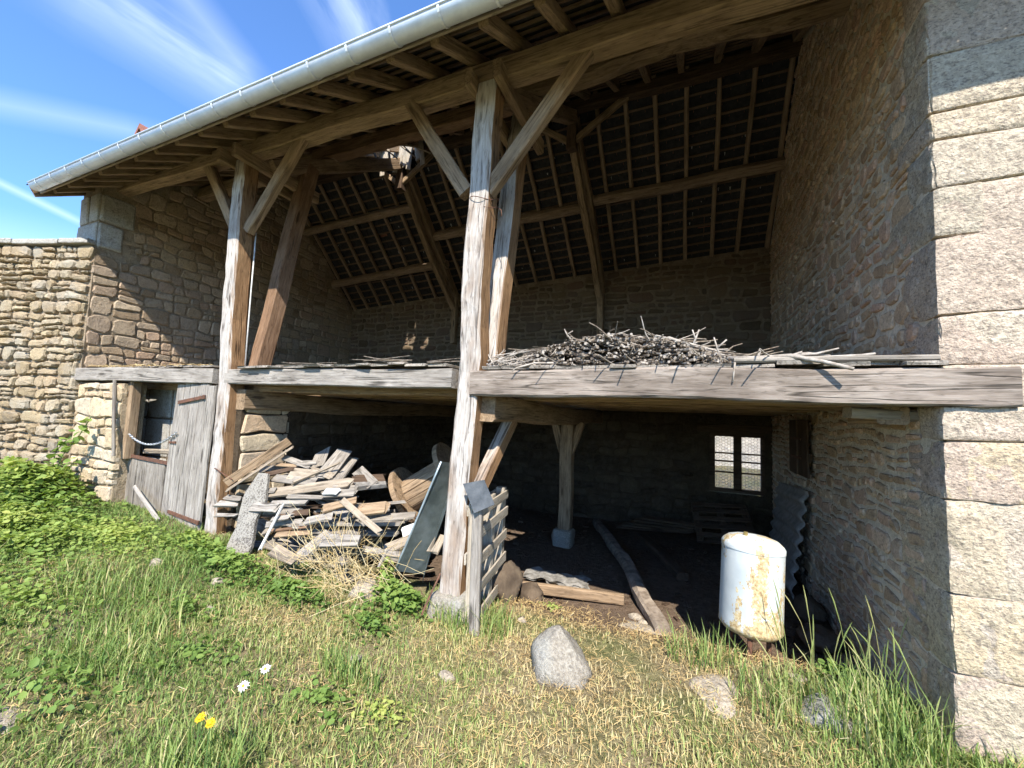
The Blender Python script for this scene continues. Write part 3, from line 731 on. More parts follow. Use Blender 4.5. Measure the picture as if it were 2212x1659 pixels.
# roof: rafters, battens, tiles ---------------------------------------------------
roof = bpy.data.objects.new('roof', None); link(roof, barn, Matrix.Translation((-3.5, RIDGE_Y, RIDGE_Z)))
HOLE = lambda x, s: -5.32 < x < -4.62 and 0.82 < s < 1.05
xs = []
x = 1.24
while x > -8.8: xs.append(x); x -= 0.447
for x in xs:
    p0, p1 = front_pt(x, 0.035, -0.05), front_pt(x, 0.985, -0.05)
    timber('rafter', p0, p1, 0.085, 0.11, 'wood_brown', roof, wob=0.004, ch=0.006)
x = 1.25
while x > -8.3:
    if abs(x + 1.6) > 0.12 and abs(x + 5.0) > 0.12:
        timber('rafter', rear_pt(x, 0.0, -0.045), rear_pt(x + R1.uniform(-.02, .02), 0.99, -0.045), 0.065, 0.085, 'wood_rafter', roof, wob=0.006, ch=0.015)
    x -= 0.43
GAUGE = 0.172
def slope_len(fn): return (fn(-3.0, 1) - fn(-3.0, 0)).length
nb_r = int(slope_len(rear_pt) / GAUGE); nb_f = int(slope_len(front_pt) / GAUGE)
for k in range(nb_r + 1):
    s = (k + 0.3) / (nb_r + 0.5)
    timber('batten', rear_pt(-8.85, s, 0.014), rear_pt(1.45, s, 0.014), 0.034, 0.022, 'wood_batten', roof, up=(0, .7, 1), wob=0.002, ch=0.002, seg=14)
for k in range(nb_f + 1):
    s = (k + 0.3) / (nb_f + 0.5)
    spans = [(-8.85, 4.0)]
    if 0.80 < s < 1.05: spans = [(-8.85, -5.2 - 0.1 * (k % 3)), (-4.45 + 0.12 * (k % 2), 4.0)]
    for (a, b) in spans:
        timber('batten', front_pt(a, s, 0.014), front_pt(b, s, 0.014), 0.034, 0.022, 'wood_batten', roof, up=(0, -.6, 1), wob=0.002, ch=0.002, seg=14)
# clay tiles: 300 nearest on the rear slope singly, the rest as one mass
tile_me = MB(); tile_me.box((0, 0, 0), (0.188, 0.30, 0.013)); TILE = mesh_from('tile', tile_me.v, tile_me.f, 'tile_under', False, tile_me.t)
cand = []; W_T = 0.195
def tile_frame(fn, x, s, flip):
    a, b = fn(x, s), fn(x, s + 0.01); yv = (b - a).normalized(); xv = Vector((1, 0, 0)); zv = xv.cross(yv) if not flip else yv.cross(xv)
    return a, xv, yv, zv
rest = MB(); drips = MB(); RT = random.Random(77)
def place(fn, k, nb, x, single_ok):
    s = (k + 0.62 + RT.uniform(-.03, .03)) / (nb + 0.5)
    flip = fn is rear_pt
    a = fn(x, s, 0.042 + RT.uniform(0, 0.006))
    b = fn(x, s + 0.01); yv = (b - fn(x, s)).normalized(); xv = Vector((1, 0, 0)); zv = xv.cross(yv).normalized()
    if zv.z < 0: zv = -zv
    tilt = RT.uniform(0.02, 0.07) * (-1 if flip else 1)
    M = Matrix((xv, yv, xv.cross(yv))).transposed().to_4x4(); M.translation = a
    M = M @ Matrix.Rotation(RT.uniform(-0.02, 0.02), 4, 'Z') @ Matrix.Rotation(0.05 if not flip else -0.05, 4, 'X')
    return M
for fn, nb in ((rear_pt, nb_r), (front_pt, nb_f)):
    x_lo, x_hi = (-8.8, 1.4) if fn is rear_pt else (-8.8, 3.9)
    for k in range(-1 if fn is rear_pt else 0, nb + 1):
        x = x_lo + (W_T / 2 if k % 2 else 0) + 0.08
        while x < x_hi:
            s = (k + 0.6) / (nb + 0.5)
            if not (fn is front_pt and HOLE(x, s)) and not (RT.random() < 0.003):
                M = place(fn, k, nb, x, True)
                single = fn is rear_pt and x > -1.5 and 1 <= k <= 17
                cand.append((single, M))
                if fn is rear_pt and RT.random() < 0.09:
                    c = fn(x + RT.uniform(-.07, .07), s + RT.uniform(-0.02, .02), 0.026)
                    dn = (fn(x, s + 0.01) - fn(x, s)).normalized(); l = RT.uniform(0.02, 0.07); w = RT.uniform(0.004, 0.012)
                    nn = Vector((1, 0, 0)).cross(dn) 
                    if nn.z > 0: nn = -nn
                    p = [c + Vector((w, 0, 0)), c + Vector((-w, 0, 0)), c + Vector((-w * .4, 0, 0)) + dn * l, c + Vector((w * .4, 0, 0)) + dn * l]
                    q = [v + nn * 0.008 for v in p]
                    drips.add(p + q, [(0, 1, 2, 3), (7, 6, 5, 4), (0, 4, 5, 1), (1, 5, 6, 2), (2, 6, 7, 3), (3, 7, 4, 0)])
            x += W_T
n_single = 0
bv = [Vector(v) for v in tile_me.v]
for single, M in cand:
    if single and n_single < 300:
        obj('tile', TILE, roof, M); n_single += 1
    else:
        rest.add([M @ v for v in bv], tile_me.f)
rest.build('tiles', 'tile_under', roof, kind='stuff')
drips.build('mortar_drips', 'mortar_drip', roof, kind='stuff')
# outer weathering course so that the slope is watertight away from the hole
outer = MB()
def sheet(fn, x0, x1, s0, s1, o0, o1):
    p = [fn(x0, s0, o0), fn(x1, s0, o0), fn(x1, s1, o0), fn(x0, s1, o0), fn(x0, s0, o1), fn(x1, s0, o1), fn(x1, s1, o1), fn(x0, s1, o1)]
    outer.add(p, [(0, 3, 2, 1), (4, 5, 6, 7), (0, 1, 5, 4), (1, 2, 6, 5), (2, 3, 7, 6), (3, 0, 4, 7)])
sheet(rear_pt, -8.88, 1.9, -0.01, 1.03, 0.064, 0.085)
sheet(front_pt, -8.88, 4.0, 0.025, 0.82, 0.064, 0.085); sheet(front_pt, -8.88, -5.32, 0.82, 1.02, 0.064, 0.085); sheet(front_pt, -4.62, 4.0, 0.82, 1.02, 0.064, 0.085)
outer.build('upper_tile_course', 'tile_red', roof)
mb = MB(); x = -8.9
while x < 3.9:
    a = [Vector((x + t, RIDGE_Y + 0.11 * math.cos(q), RIDGE_Z + 0.06 + 0.10 * math.sin(q))) for t in (0, 0.36) for q in (math.pi * j / 6 for j in range(7))]
    if not -5.3 < x < -4.5:
        mb.add(a, [(j, j + 1, j + 8, j + 7) for j in range(6)])
    x += 0.35
mb.build('ridge_tiles', 'tile_red', roof)
# sunlit broken battens and boards in the hole
RH = random.Random(4)
for i in range(7):
    a = front_pt(-5.2 + 0.12 * i, 0.86 + RH.uniform(-.05, .05), RH.uniform(-.12, 0.02)); b = a + Vector((RH.uniform(0.1, 0.4), RH.uniform(-.15, .15), RH.uniform(-0.35, -0.05)))
    timber('broken_batten', a, b, 0.04, 0.018, 'wood_pale', roof, wob=0.003)
for i in range(10):
    bx = -5.46 + 0.108 * i
    timber('broken_board', (bx, 2.62 + RH.uniform(-.02, .02), 6.70 - RH.uniform(0, .04)), (bx + RH.uniform(-.05, .05), 2.60 + RH.uniform(-.03, .06), 6.30 + RH.uniform(-.14, .06)), 0.105, 0.016, 'wood_pallet', roof, up=(0, -1, 0), rough_end=0.03, wob=0.003)
# fascia behind the gutter, eave rim
timber('fascia', (-8.8, -0.63, zf(-8.8) + 0.0), (4.0, -0.63, zf(4.0) + 0.0), 0.022, 0.10, 'wood_pale', roof, wob=0.002, ch=0.003)
timber('verge_board', front_pt(-8.86, 0.0, -0.05), front_pt(-8.86, 0.99, -0.05), 0.03, 0.14, 'wood_brown', roof, wob=0.003)

# gutter ---------------------------------------------------------------------------
def build_gutter():
    R_ = 0.078; yc = -0.735; mb = MB(); nseg = 10
    x0, x1 = -8.62, 4.0
    def zc(x): return zf(x) - 0.015
    prof = [(yc + R_ * math.cos(a), R_ * math.sin(a)) for a in (math.pi + math.pi * j / nseg for j in range(nseg + 1))]
    prof_in = [(yc + (R_ - 0.006) * math.cos(a), (R_ - 0.006) * math.sin(a)) for a in (math.pi + math.pi * j / nseg for j in range(nseg + 1))]
    vs = []
    for x in (x0, x1):
        vs += [(x, y, zc(x) + z) for y, z in prof] + [(x, y, zc(x) + z) for y, z in prof_in]
    n = nseg + 1; fs = []
    for j in range(nseg):
        fs.append((j, j + 1, 2*n + j + 1, 2*n + j)); fs.append((n + j + 1, n + j, 3*n + j, 3*n + j + 1))
    for j in range(nseg): fs.append((j, n + j, n + j + 1, j + 1))
    fs += [(0, 2*n, 3*n, n), (n - 1, 2*n - 1, 4*n - 1, 3*n - 1)]
    mb.add(vs, fs)
    # stop end and the rolled front lip
    mb.add([(x0, y, zc(x0) + z) for y, z in prof], [tuple(range(n))])
    g = mb.build('gutter', 'zinc', barn, smooth=True)
    lip = MB(); lip.tube([(x0, yc - R_, zc(x0) + 0.004), (x1, yc - R_, zc(x1) + 0.004)], 0.011, 8); lip.build('rolled_lip', 'zinc', g, smooth=True)
    bm = MB(); Rb = R_ + 0.004
    pr = [(Rb * math.cos(a), Rb * math.sin(a)) for a in (math.pi + math.pi * j / nseg for j in range(nseg + 1))]
    vs = [(dx, y * k, z * k) for dx in (-0.010, 0.010) for k in (1.0, 1.03) for y, z in pr]; fs = []
    for j in range(nseg):
        fs.append((n + j, n + j + 1, 3*n + j + 1, 3*n + j)); fs.append((j, j + 1, n + j + 1, n + j)); fs.append((2*n + j + 1, 2*n + j, 3*n + j, 3*n + j + 1))
    bm.add(vs, fs); me = mesh_from('bracket', bm.v, bm.f, 'zinc', False, bm.t)
    x = 1.45
    while x > -8.6:
        obj('bracket', me, g, Matrix.Translation((x, yc, zc(x)))); x -= 0.447
build_gutter()

# loft -----------------------------------------------------------------------------
timber('loft_beam', (-1.72, 0.085, 2.015), (1.60, 0.05, 2.005), 0.20, 0.215, 'wood_beam', barn, wob=0.008, ch=0.014, seed=61, seg=26)
timber('loft_beam', (-5.14, 0.10, 2.075), (-1.92, 0.10, 2.055), 0.18, 0.175, 'wood_silver', barn, wob=0.004, ch=0.01, seed=62)
timber('loft_beam', (-8.42, -0.12, 2.10), (-5.30, 0.05, 2.08), 0.18, 0.185, 'wood_silver', barn, wob=0.004, ch=0.01, seed=63)
for x in (-1.62, -4.98):
    timber('tie_beam', (x, 0.12, 1.80), (x, 5.0, 1.78), 0.20, 0.24, 'wood_brown', barn, wob=0.010, ch=0.02, bow=-0.02)
for k, y in enumerate((0.34, 0.82, 1.3, 1.8, 2.3, 2.8, 3.3, 3.8, 4.3, 4.75)):
    for (a, b) in ((-1.75, 1.33), (-5.0, -1.5), (-8.3, -4.9)):
        timber('joist', (a, y, 1.965), (b, y + 0.03, 1.965), 0.09, 0.11, 'wood_brown', barn, wob=0.005)
timber('corbel', (1.18, 0.22, 1.845), (1.18, 0.75, 1.845), 0.16, 0.11, 'wood_brown', barn)
timber('corbel', (0.95, 0.25, 1.86), (1.33, 0.30, 1.84), 0.12, 0.07, 'wood_pale', barn)
RB = random.Random(33); x = -8.25
while x < 1.25:
    w = RB.uniform(0.16, 0.24)
    y0 = RB.uniform(-0.05, 0.03) if x > -5.1 else RB.uniform(-.02, .06)
    if not (-1.98 < x + w and x < -1.62) and not (-5.4 < x + w and x < -5.05):
        z = 2.135 if x > -1.7 else (2.178 if x > -5.1 else 2.205)
        if x > -1.7: z = 2.137
        timber('floor_board', (x + w/2, y0, z + RB.uniform(0, 0.012)), (x + w/2, 4.9, z - 0.0), w + 0.004, 0.026, 'wood_grey_board', barn, wob=0.004, ch=0.004, seg=8, rough_end=0.015)
    x += w
timber('edge_plank', (0.28, 0.06, 2.168), (1.30, 0.07, 2.172), 0.16, 0.035, 'wood_grey_board', barn, wob=0.004)
# inner post under the tie beam
ip = timber('post', (-1.74, 3.14, 0.03), (-1.70, 3.14, 1.69), 0.19, 0.19, 'wood_brown', barn, up=(0, -1, 0), wob=0.01)
base_stone(barn, -1.74, 3.14, -0.3, 0.05, 0.30, 8)
timber('brace', (-1.80, 3.14, 1.2), (-1.93, 3.14, 1.68), 0.1, 0.11, 'wood_brown', barn)
timber('brace', (-1.66, 3.14, 1.2), (-1.50, 3.14, 1.68), 0.1, 0.11, 'wood_brown', barn)
timber('brace', (-1.66, 0.15, 1.12), (-1.62, 0.68, 1.70), 0.11, 0.13, 'wood_post', barn)

# window in the rear wall ----------------------------------------------------------
def build_window():
    fr = MB(); y = YB + 0.06; t = 0.055
    def bar(mb, x0, x1, z0, z1, d=0.06, yy=y): mb.box(((x0 + x1) / 2, yy, (z0 + z1) / 2), (x1 - x0, d, z1 - z0))
    bar(fr, WX0, WX0 + 0.09, WZ0, WZ1); bar(fr, WX1 - 0.05, WX1, WZ0, WZ1); bar(fr, WX0 + 0.09, WX1 - 0.05, WZ0, WZ0 + 0.07); bar(fr, WX0 + 0.09, WX1 - 0.05, WZ1 - 0.075, WZ1)
    cx = 0.80; bar(fr, cx - 0.06, cx + 0.06, WZ0 + 0.07, WZ1 - 0.075, 0.07)
    w = fr.build('window', 'wood_dark', barn)
    zs = [0.63, 0.905, 1.095, 1.235, 1.525]
    for (a, b) in ((WX0 + 0.09, cx - 0.06), (cx + 0.06, WX1 - 0.05)):
        for i in range(4):
            mb = MB(); bar(mb, a, b, zs[i], zs[i + 1], 0.004, y + 0.01); mb.build('pane', 'dirty_glass', w)
            if i: 
                mb = MB(); bar(mb, a, b, zs[i] - 0.013, zs[i] + 0.013, 0.03, y - 0.003); mb.build('glazing_bar', 'wood_dark', w)
    mesh = MB(); r = 0.03; yy = YB + 0.10        # chicken wire outside the glass
    for i in range(-1, 18):
        for j in range(-1, 22):
            cx_, cz_ = WX0 + i * r * 1.5, WZ0 + j * r * math.sqrt(3) + (r * math.sqrt(3) / 2 if i % 2 else 0)
            P = [Vector((cx_ + r * math.cos(q), yy, cz_ + r * math.sin(q))) for q in (math.pi / 3 * k for k in range(4))]
            if P[1].x > WX1 or P[1].z > WZ1 or P[1].z < WZ0 or P[3].x < WX0: continue
            for k in range(3): mesh.tube([P[k], P[k + 1]], 0.0034, 3, caps=False)
    mesh.build('wire_mesh', 'mesh_wire', w)
    timber('lintel', (WX0 - 0.2, YB + 0.05, WZ1 + 0.07), (WX1 + 0.15, YB + 0.05, WZ1 + 0.07), 0.16, 0.13, 'wood_dark', barn)
build_window()
# plank door hooked back on the side wall
sd = MB(); sd.box((1.262, 2.9, 1.40), (0.02, 0.86, 0.10)); sd.box((1.262, 2.9, 1.75), (0.02, 0.86, 0.10)); shut = sd.build('shutter', 'wood_dark', barn)
for i in range(4): timber('plank', (1.238, 2.58 + i * 0.215, 1.17), (1.238, 2.58 + i * 0.215, 1.83), 0.02, 0.205, 'wood_dark', shut, up=(0, 1, 0))
for z in (1.38, 1.6): 
    m = MB(); m.box((1.222, 2.95, z), (0.008, 0.5, 0.03)); m.build('hinge', 'rusty_iron', shut)

# doors of the pen -----------------------------------------------------------------
m = MB(); m.box((-5.69, 0.03, 0.45), (0.6, 0.03, 0.10)); m.box((-5.69, 0.03, 1.6), (0.6, 0.03, 0.10)); leaf = m.build('door', 'wood_silver', barn)
xs_ = [(-6.07, -6.01, 0.155), (-5.91, -5.85, 0.165), (-5.74, -5.68, 0.17), (-5.56, -5.50, 0.17), (-5.40, -5.36, 0.13)]
for i, (xb, xt, w) in enumerate(xs_):
    timber('plank', (xb + 0.03, -0.005, 0.08 + 0.02 * (i % 2)), (xt + 0.05, -0.005, 1.965 + 0.02 * (i % 2)), w, 0.03, 'wood_silver', leaf, up=(0, -1, 0), wob=0.004, ch=0.004, rough_end=0.012)
def strap(x0, x1, z0, z1, parent, y=-0.035, mat='rusty_iron', h=0.04):
    m, ln = frame((x0, y, z0), (x1, y, z1)); mb = MB(); mb.box((ln / 2, 0, 0), (ln, 0.012, h)); mb.tube([(ln, 0, -h * .6), (ln, 0, h * .6)], 0.016, 8); mb.build('hinge', mat, parent, m)
strap(-5.95, -5.42, 1.74, 1.82, leaf); strap(-5.93, -5.30, 0.38, 0.33, leaf); strap(-6.05, -5.93, 1.23, 1.235, leaf, h=0.025)
m = MB(); m.box((-6.64, 0.06, 0.45), (0.86, 0.03, 0.09)); half = m.build('half_door', 'wood_silver', barn)
for i in range(4):
    x = -6.98 + i * 0.222
    timber('plank', (x, 0.03, 0.26), (x + 0.015, 0.03, 0.985 - 0.02 * (i % 2)), 0.212, 0.028, 'wood_grey_board', half, up=(0, -1, 0), wob=0.004, ch=0.004, rough_end=0.012)
strap(-7.06, -6.02, 0.985, 0.955, half, y=0.0, h=0.045)
timber('door_frame', (-7.03, -0.02, 0.95), (-7.03, -0.02, 2.0), 0.08, 0.12, 'wood_brown', barn, up=(0, -1, 0))
timber('door_rail', (-7.0, 0.16, 1.03), (-6.1, 0.16, 1.08), 0.05, 0.07, 'wood_pale', barn)

# ------------------------------------------------------------------ yard wall and neighbours
def build_yard_wall():
    R = random.Random(91); J = Vector((-8.28, -0.17, 0)); u = Vector((0.95, 0.312, 0)).normalized(); n = u.cross(Vector((0, 0, 1)))
    t = thing('yard_wall', (-10.0, -0.8, 0.7), 'high dry rubble yard wall of rounded tan stones, joining the barn corner', 'wall')
    L_ = 6.0; o = J - u * L_; mb = MB()
    m = Matrix((u, -n, Vector((0, 0, 1)))).transposed().to_4x4()
    c = o + u * (L_ / 2) - n * 0.27; c.z = 2.2
    m.translation = c; mb.box((0, 0, 0), (L_, 0.5, 3.7)); core = mb.build('core', 'mortar_gable', t, m)
    lay = rubble_layout(0, L_, 0.35, 4.06, (0.09, 0.155), (0.10, 0.25), R, split=0.3)
    mas = Masonry()
    mas.wall(core, 'yard_rubble', o, u, (0, 0, 1), n, lay, (0.025, 0.07), R, gap=0.012, edge=0.018, cut=(0.12, 0.36), bulge=0.1)
    mas.build(300)
    x = 0.0
    while x < L_ - 0.05:
        w = min(R.uniform(0.5, 0.9), L_ - x)
        me = block_mesh('coping_stone', (w - 0.015, 0.66, 0.085), 'quoin_grey', R.random(), x + 3, 0.012, 6, 0.02)
        p = o + u * x + n * 0.09; p.z = 4.06 + R.uniform(0, 0.015)
        mm = Matrix((u, -n, Vector((0, 0, 1)))).transposed().to_4x4(); mm.translation = p
        obj('coping_stone', me, core, mm); x += w
build_yard_wall()

def build_house(name, x0, x1, y0, y1, zb, ze, zrg, axis, label, wins):
    t = thing(name, ((x0 + x1) / 2, y0, zb), label, 'house')
    mb = MB(); mb.box(((x0 + x1) / 2, (y0 + y1) / 2, (zb + ze) / 2), (x1 - x0, y1 - y0, ze - zb))
    if axis == 'Y':
        xm = (x0 + x1) / 2; mb.add([(x0, y0, ze), (x1, y0, ze), (xm, y0, zrg - .05), (x0, y1, ze), (x1, y1, ze), (xm, y1, zrg - .05)], [(0, 1, 2), (4, 3, 5)])
    else:
        ym = (y0 + y1) / 2; mb.add([(x0, y0, ze), (x0, y1, ze), (x0, ym, zrg - .05), (x1, y0, ze), (x1, y1, ze), (x1, ym, zrg - .05)], [(1, 0, 2), (3, 4, 5)])
    wall = mb.build('wall', 'plaster_pale', t)
    rf = MB(); e = 0.35; th = 0.12
    if axis == 'Y':
        xm = (x0 + x1) / 2; sl_ = (zrg - ze) / (xm - x0)
        for sx, xe in ((-1, x0 - e), (1, x1 + e)):
            zz = ze - e * sl_
            P = [(xe, y0 - e, zz), (xm, y0 - e, zrg), (xm, y1 + e, zrg), (xe, y1 + e, zz)]
            rf.add(P + [(a, b, c + th) for a, b, c in P], [(0, 1, 2, 3), (7, 6, 5, 4), (0, 4, 5, 1), (2, 6, 7, 3), (3, 7, 4, 0), (1, 5, 6, 2)])
    else:
        ym = (y0 + y1) / 2; sl_ = (zrg - ze) / (ym - y0)
        for ye in (y0 - e, y1 + e):
            zz = ze - e * sl_
            P = [(x0 - e, ye, zz), (x0 - e, ym, zrg), (x1 + e, ym, zrg), (x1 + e, ye, zz)]
            rf.add(P + [(a, b, c + th) for a, b, c in P], [(0, 1, 2, 3), (7, 6, 5, 4), (0, 4, 5, 1), (2, 6, 7, 3), (3, 7, 4, 0), (1, 5, 6, 2)])
    rf.build('roof', 'tile_red', t)
    for (cx, cz, w, h) in wins:
        f = MB(); f.box((cx, y0 - 0.03, cz), (w + 0.16, 0.06, h + 0.16)); fo = f.build('window', 'white_paint', t)
        g = MB(); g.box((cx, y0 - 0.065, cz), (w, 0.02, h)); g.build('pane', 'slate', fo)
build_house('house', -3.5, 9.5, 15.0, 22.0, -0.2, 4.6, 7.2, 'X', 'pale rendered house seen through the small rear window of the barn', ((0.2, 2.4, 0.9, 1.4), (4.2, 2.4, 0.9, 1.4)))
build_house('house', -15.0, -9.7, 2.1, 9.0, 0.4, 5.2, 8.40, 'Y', 'neighbouring house whose red tiled roof peak shows just over the gutter', ())

# ------------------------------------------------------------------ scrap timber heap
WOODS = {'pale': 'wood_pale', 'grey': 'wood_grey_board', 'silver': 'wood_silver', 'brown': 'wood_brown', 'red': 'wood_red', 'dark': 'wood_dark', 'white': 'white_paint', 'bark': 'bark'}
HEAP = 'loose boards in the scrap timber heap'
GEN = 'weathered board among the scrap timber heaped in the middle bay'
PL = [
    ((-4.379, 0.13, 0.746), (-3.312, 0.28, 0.964), 0.105, 0.022, 'pale', 'wide tan cracked plank lying level across the front of the scrap heap'),
    ((-4.028, 0.18, 0.904), (-3.61, 0.42, 1.129), 0.030, 0.020, 'pale', 'thin pale lath slanting up over the scrap heap'),
    ((-3.747, 0.33, 0.963), (-3.85, 0.72, 1.237), 0.170, 0.018, 'grey', 'broad grey board propped steeply at the top of the scrap heap'),
    ((-3.617, 0.38, 0.929), (-3.782, 0.78, 1.138), 0.120, 0.018, 'grey', 'narrower grey board propped just right of the broad one atop the heap'),
    ((-4.111, 0.55, 1.009), (-4.293, 0.8, 1.195), 0.170, 0.015, 'grey', 'square dark grey board standing at the back of the scrap heap'),
    ((-4.379, 0.22, 0.915), (-3.784, 0.28, 0.915), 0.075, 0.020, 'grey', 'flat grey board lying level just above the wide tan plank'),
    ((-4.484, 0.33, 1.048), (-4.273, 0.4, 1.043), 0.035, 0.020, 'brown', 'small brown offcut high on the left of the scrap heap'),
    ((-4.189, 0.28, 0.978), (-3.86, 0.34, 0.971), 0.120, 0.012, 'pale', 'short curled yellow board in the middle of the scrap heap'),
    ((-3.987, 0.1, 0.761), (-3.538, 0.15, 0.803), 0.045, 0.030, 'grey', 'narrow grey board directly under the middle of the tan plank'),
    ((-4.144, 0.05, 0.682), (-3.674, 0.1, 0.733), 0.045, 0.030, 'silver', 'silver board low in the heap behind the white stick'),
    ((-4.353, -0.02, 0.635), (-4.014, 0.0, 0.664), 0.085, 0.020, 'silver', 'broad silver board end just right of the lichen slab'),
    ((-4.978, -0.03, 0.589), (-4.742, 0.05, 0.593), 0.060, 0.030, 'silver', 'short grey board end poking out against the foot of the left post'),
    ((-4.926, -0.06, 0.478), (-4.665, 0.0, 0.5), 0.035, 0.020, 'silver', 'thin silver board near the ground at the left post'),
    ((-3.479, -0.06, 0.608), (-3.239, 0.0, 0.676), 0.070, 0.025, 'silver', 'silver pointed board stub jutting from the front of the heap'),
    ((-3.446, -0.16, 0.283), (-3.281, 0.03, 0.509), 0.120, 0.030, 'silver', 'silver grey plank slanting into the weeds at the foot of the heap'),
    ((-3.118, -0.14, 0.49), (-2.747, -0.1, 0.539), 0.100, 0.060, 'silver', 'thick short silver beam offcut low at the front of the heap'),
    ((-3.092, 0.0, 0.856), (-2.52, -0.08, 0.646), 0.050, 0.025, 'pale', 'pale lath sloping down to the right below the cable reel'),
    ((-3.887, -0.08, 0.417), (-3.44, -0.06, 0.493), 0.050, 0.020, 'brown', 'brown batten near the ground right of the white stick'),
    ((-3.988, -0.06, 0.436), (-3.406, -0.02, 0.56), 0.030, 0.020, 'red', 'thin reddish batten low down in the scrap heap'),
    ((-3.974, -0.05, 0.556), (-3.789, -0.02, 0.602), 0.045, 0.020, 'silver', 'short silver splinter board right of the white stick'),
    ((-3.408, 0.1, 0.861), (-3.147, 0.2, 0.884), 0.070, 0.020, 'grey', 'grey board under the right end of the tan plank'),
    ((-3.333, 0.0, 0.732), (-3.091, 0.15, 0.816), 0.080, 0.025, 'brown', 'brown rough plank on the right flank of the heap'),
    ((-3.697, -0.22, 0.336), (-3.353, -0.25, 0.31), 0.100, 0.020, 'pale', 'pale yellow board lying on the ground before the heap'),
    ((-2.902, 0.0, 0.784), (-2.636, 0.1, 0.828), 0.110, 0.025, 'brown', 'brown board end at the far right of the heap before the reel'),
    ((-3.405, 0.45, 0.962), (-3.152, 0.65, 0.971), 0.120, 0.020, 'dark', 'dark board in shade at the back right of the heap'),
    ((-3.506, 0.6, 1.037), (-3.165, 0.48, 0.922), 0.110, 0.015, 'grey', 'grey board tilted over the dark ones at the back right'),
    ((-4.67, 0.2, 0.9), (-4.204, 0.3, 1.022), 0.050, 0.020, 'dark', 'dark board tucked under the V-shaped trough'),
    ((-4.464, 0.38, 1.127), (-4.118, 0.45, 1.041), 0.060, 0.020, 'grey', 'grey board sloping down behind the trough'),
    ((-4.27, 0.42, 1.069), (-4.039, 0.48, 1.099), 0.060, 0.020, 'grey', 'small grey board level at the back of the heap'),
    ((-3.939, -0.2, 0.308), (-3.887, -0.04, 0.711), 0.026, 0.018, 'white', 'white painted stick leaning against the front of the scrap heap'),
    ((-3.408, 0.08, 0.893), (-3.284, 0.1, 0.908), 0.060, 0.020, 'white', 'small white board end under the tan plank of the heap'),
    ((-4.356, 0.05, 0.566), (-3.802, 0.1, 0.638), 0.060, 0.030, 'grey', 'grey board low behind the lichen slab and white stick'),
    ((-4.396, 0.03, 0.515), (-3.64, 0.08, 0.644), 0.050, 0.020, 'dark', 'long dark board shaded in the low front of the heap'),
    ((-4.92, 0.02, 0.655), (-4.701, 0.06, 0.653), 0.050, 0.030, 'grey', 'grey block end wedged between left post and lichen slab'),
    ((-4.134, 0.0, 0.46), (-3.688, 0.05, 0.55), 0.050, 0.020, 'grey', 'grey board low in front of the heap above the reddish batten'),
    ((-3.995, 0.4, 1.014), (-3.657, 0.36, 0.989), 0.070, 0.020, 'pale', 'pale board end showing behind the thin slanting lath'),
    ((-4.598, 0.08, 0.745), (-4.253, 0.14, 0.795), 0.060, 0.025, 'grey', "grey board right of the lichen slab's top"),
    ((-4.759, 0.3, 0.956), (-4.384, 0.4, 1.044), 0.060, 0.020, 'grey', 'grey board parallel to the trough in its shade'),
    ((-3.417, 0.2, 0.887), (-3.222, 0.3, 0.893), 0.080, 0.020, 'grey', 'grey board under the right tip of the tan plank, in half shade'),
    ((-2.605, 0.35, 0.511), (-2.466, 0.5, 0.569), 0.140, 0.020, 'white', 'white square board below the cable reel beside the metal sheet'),
    ((-2.615, 0.1, 0.437), (-2.449, 0.2, 0.516), 0.100, 0.020, 'pale', 'pale sunlit board lying between the heap and the metal sheet'),
    ((-3.104, 0.2, 0.699), (-2.861, 0.42, 0.73), 0.080, 0.025, 'grey', "grey plank end level with the reel's lower rim"),
    ((-3.322, 0.4, 0.899), (-3.091, 0.6, 0.922), 0.060, 0.050, 'bark', 'shaggy bark covered pole end left of the cable reel'),
    ((-2.836, 0.05, 0.414), (-2.41, 0.08, 0.422), 0.050, 0.020, 'grey', 'narrow grey batten on the ground left of the metal sheet'),
    ((-2.08, 0.12, 0.509), (-2.061, 0.2, 0.61), 0.090, 0.020, 'pale', 'short pale board upright between metal sheet and middle post'),
    ((-2.606, 0.02, 0.307), (-2.579, 0.06, 0.426), 0.030, 0.020, 'silver', 'small silver stick standing left of the metal sheet'),
]
RP = random.Random(14)
def plank_thing(p0, p1, w, t_, mat, label, face=None, **kw):
    up = face or (RP.uniform(-.2, .5), -0.75 + RP.uniform(-.2, .2), 0.75)
    o = timber('plank', p0, p1, w, t_, WOODS[mat], None, up=up, wob=0.004, ch=0.004, rough_end=0.035, taper=RP.uniform(0.75, 1.1), **kw)
    if label: tag(o, label, 'plank')
    else: tag(o, GEN, 'plank', HEAP)
    return o
for (p0, p1, w, t_, mat, lab) in PL: plank_thing(p0, p1, w * (1.0 if w < 0.031 else 1.28), t_ * 1.25, mat, lab)
for i in range(46):           # the buried body of the heap
    x = RP.uniform(-4.5, -3.1); y = RP.uniform(0.12, 0.9)
    ztop = max(0.25, 0.95 - 0.55 * max(0, x + 3.6) - 0.1 * max(0, -4.2 - x)) - 0.08 - 0.25 * max(0, 0.3 - y)
    z = RP.uniform(0.08, ztop); a = RP.uniform(-0.5, 0.5); l = RP.uniform(0.4, 1.1) / 2
    if x - l < -4.85: x = -4.85 + l
    d = Vector((math.cos(a), math.sin(a), RP.uniform(-0.18, 0.18)))
    plank_thing(Vector((x, y, z)) - d * l, Vector((x, y, z)) + d * l, RP.uniform(0.10, 0.20), RP.uniform(0.018, 0.035), RP.choice(('grey', 'silver', 'grey', 'dark', 'grey', 'silver')), None, face=(RP.uniform(-.2, .2), RP.uniform(-.5, .1), 1))
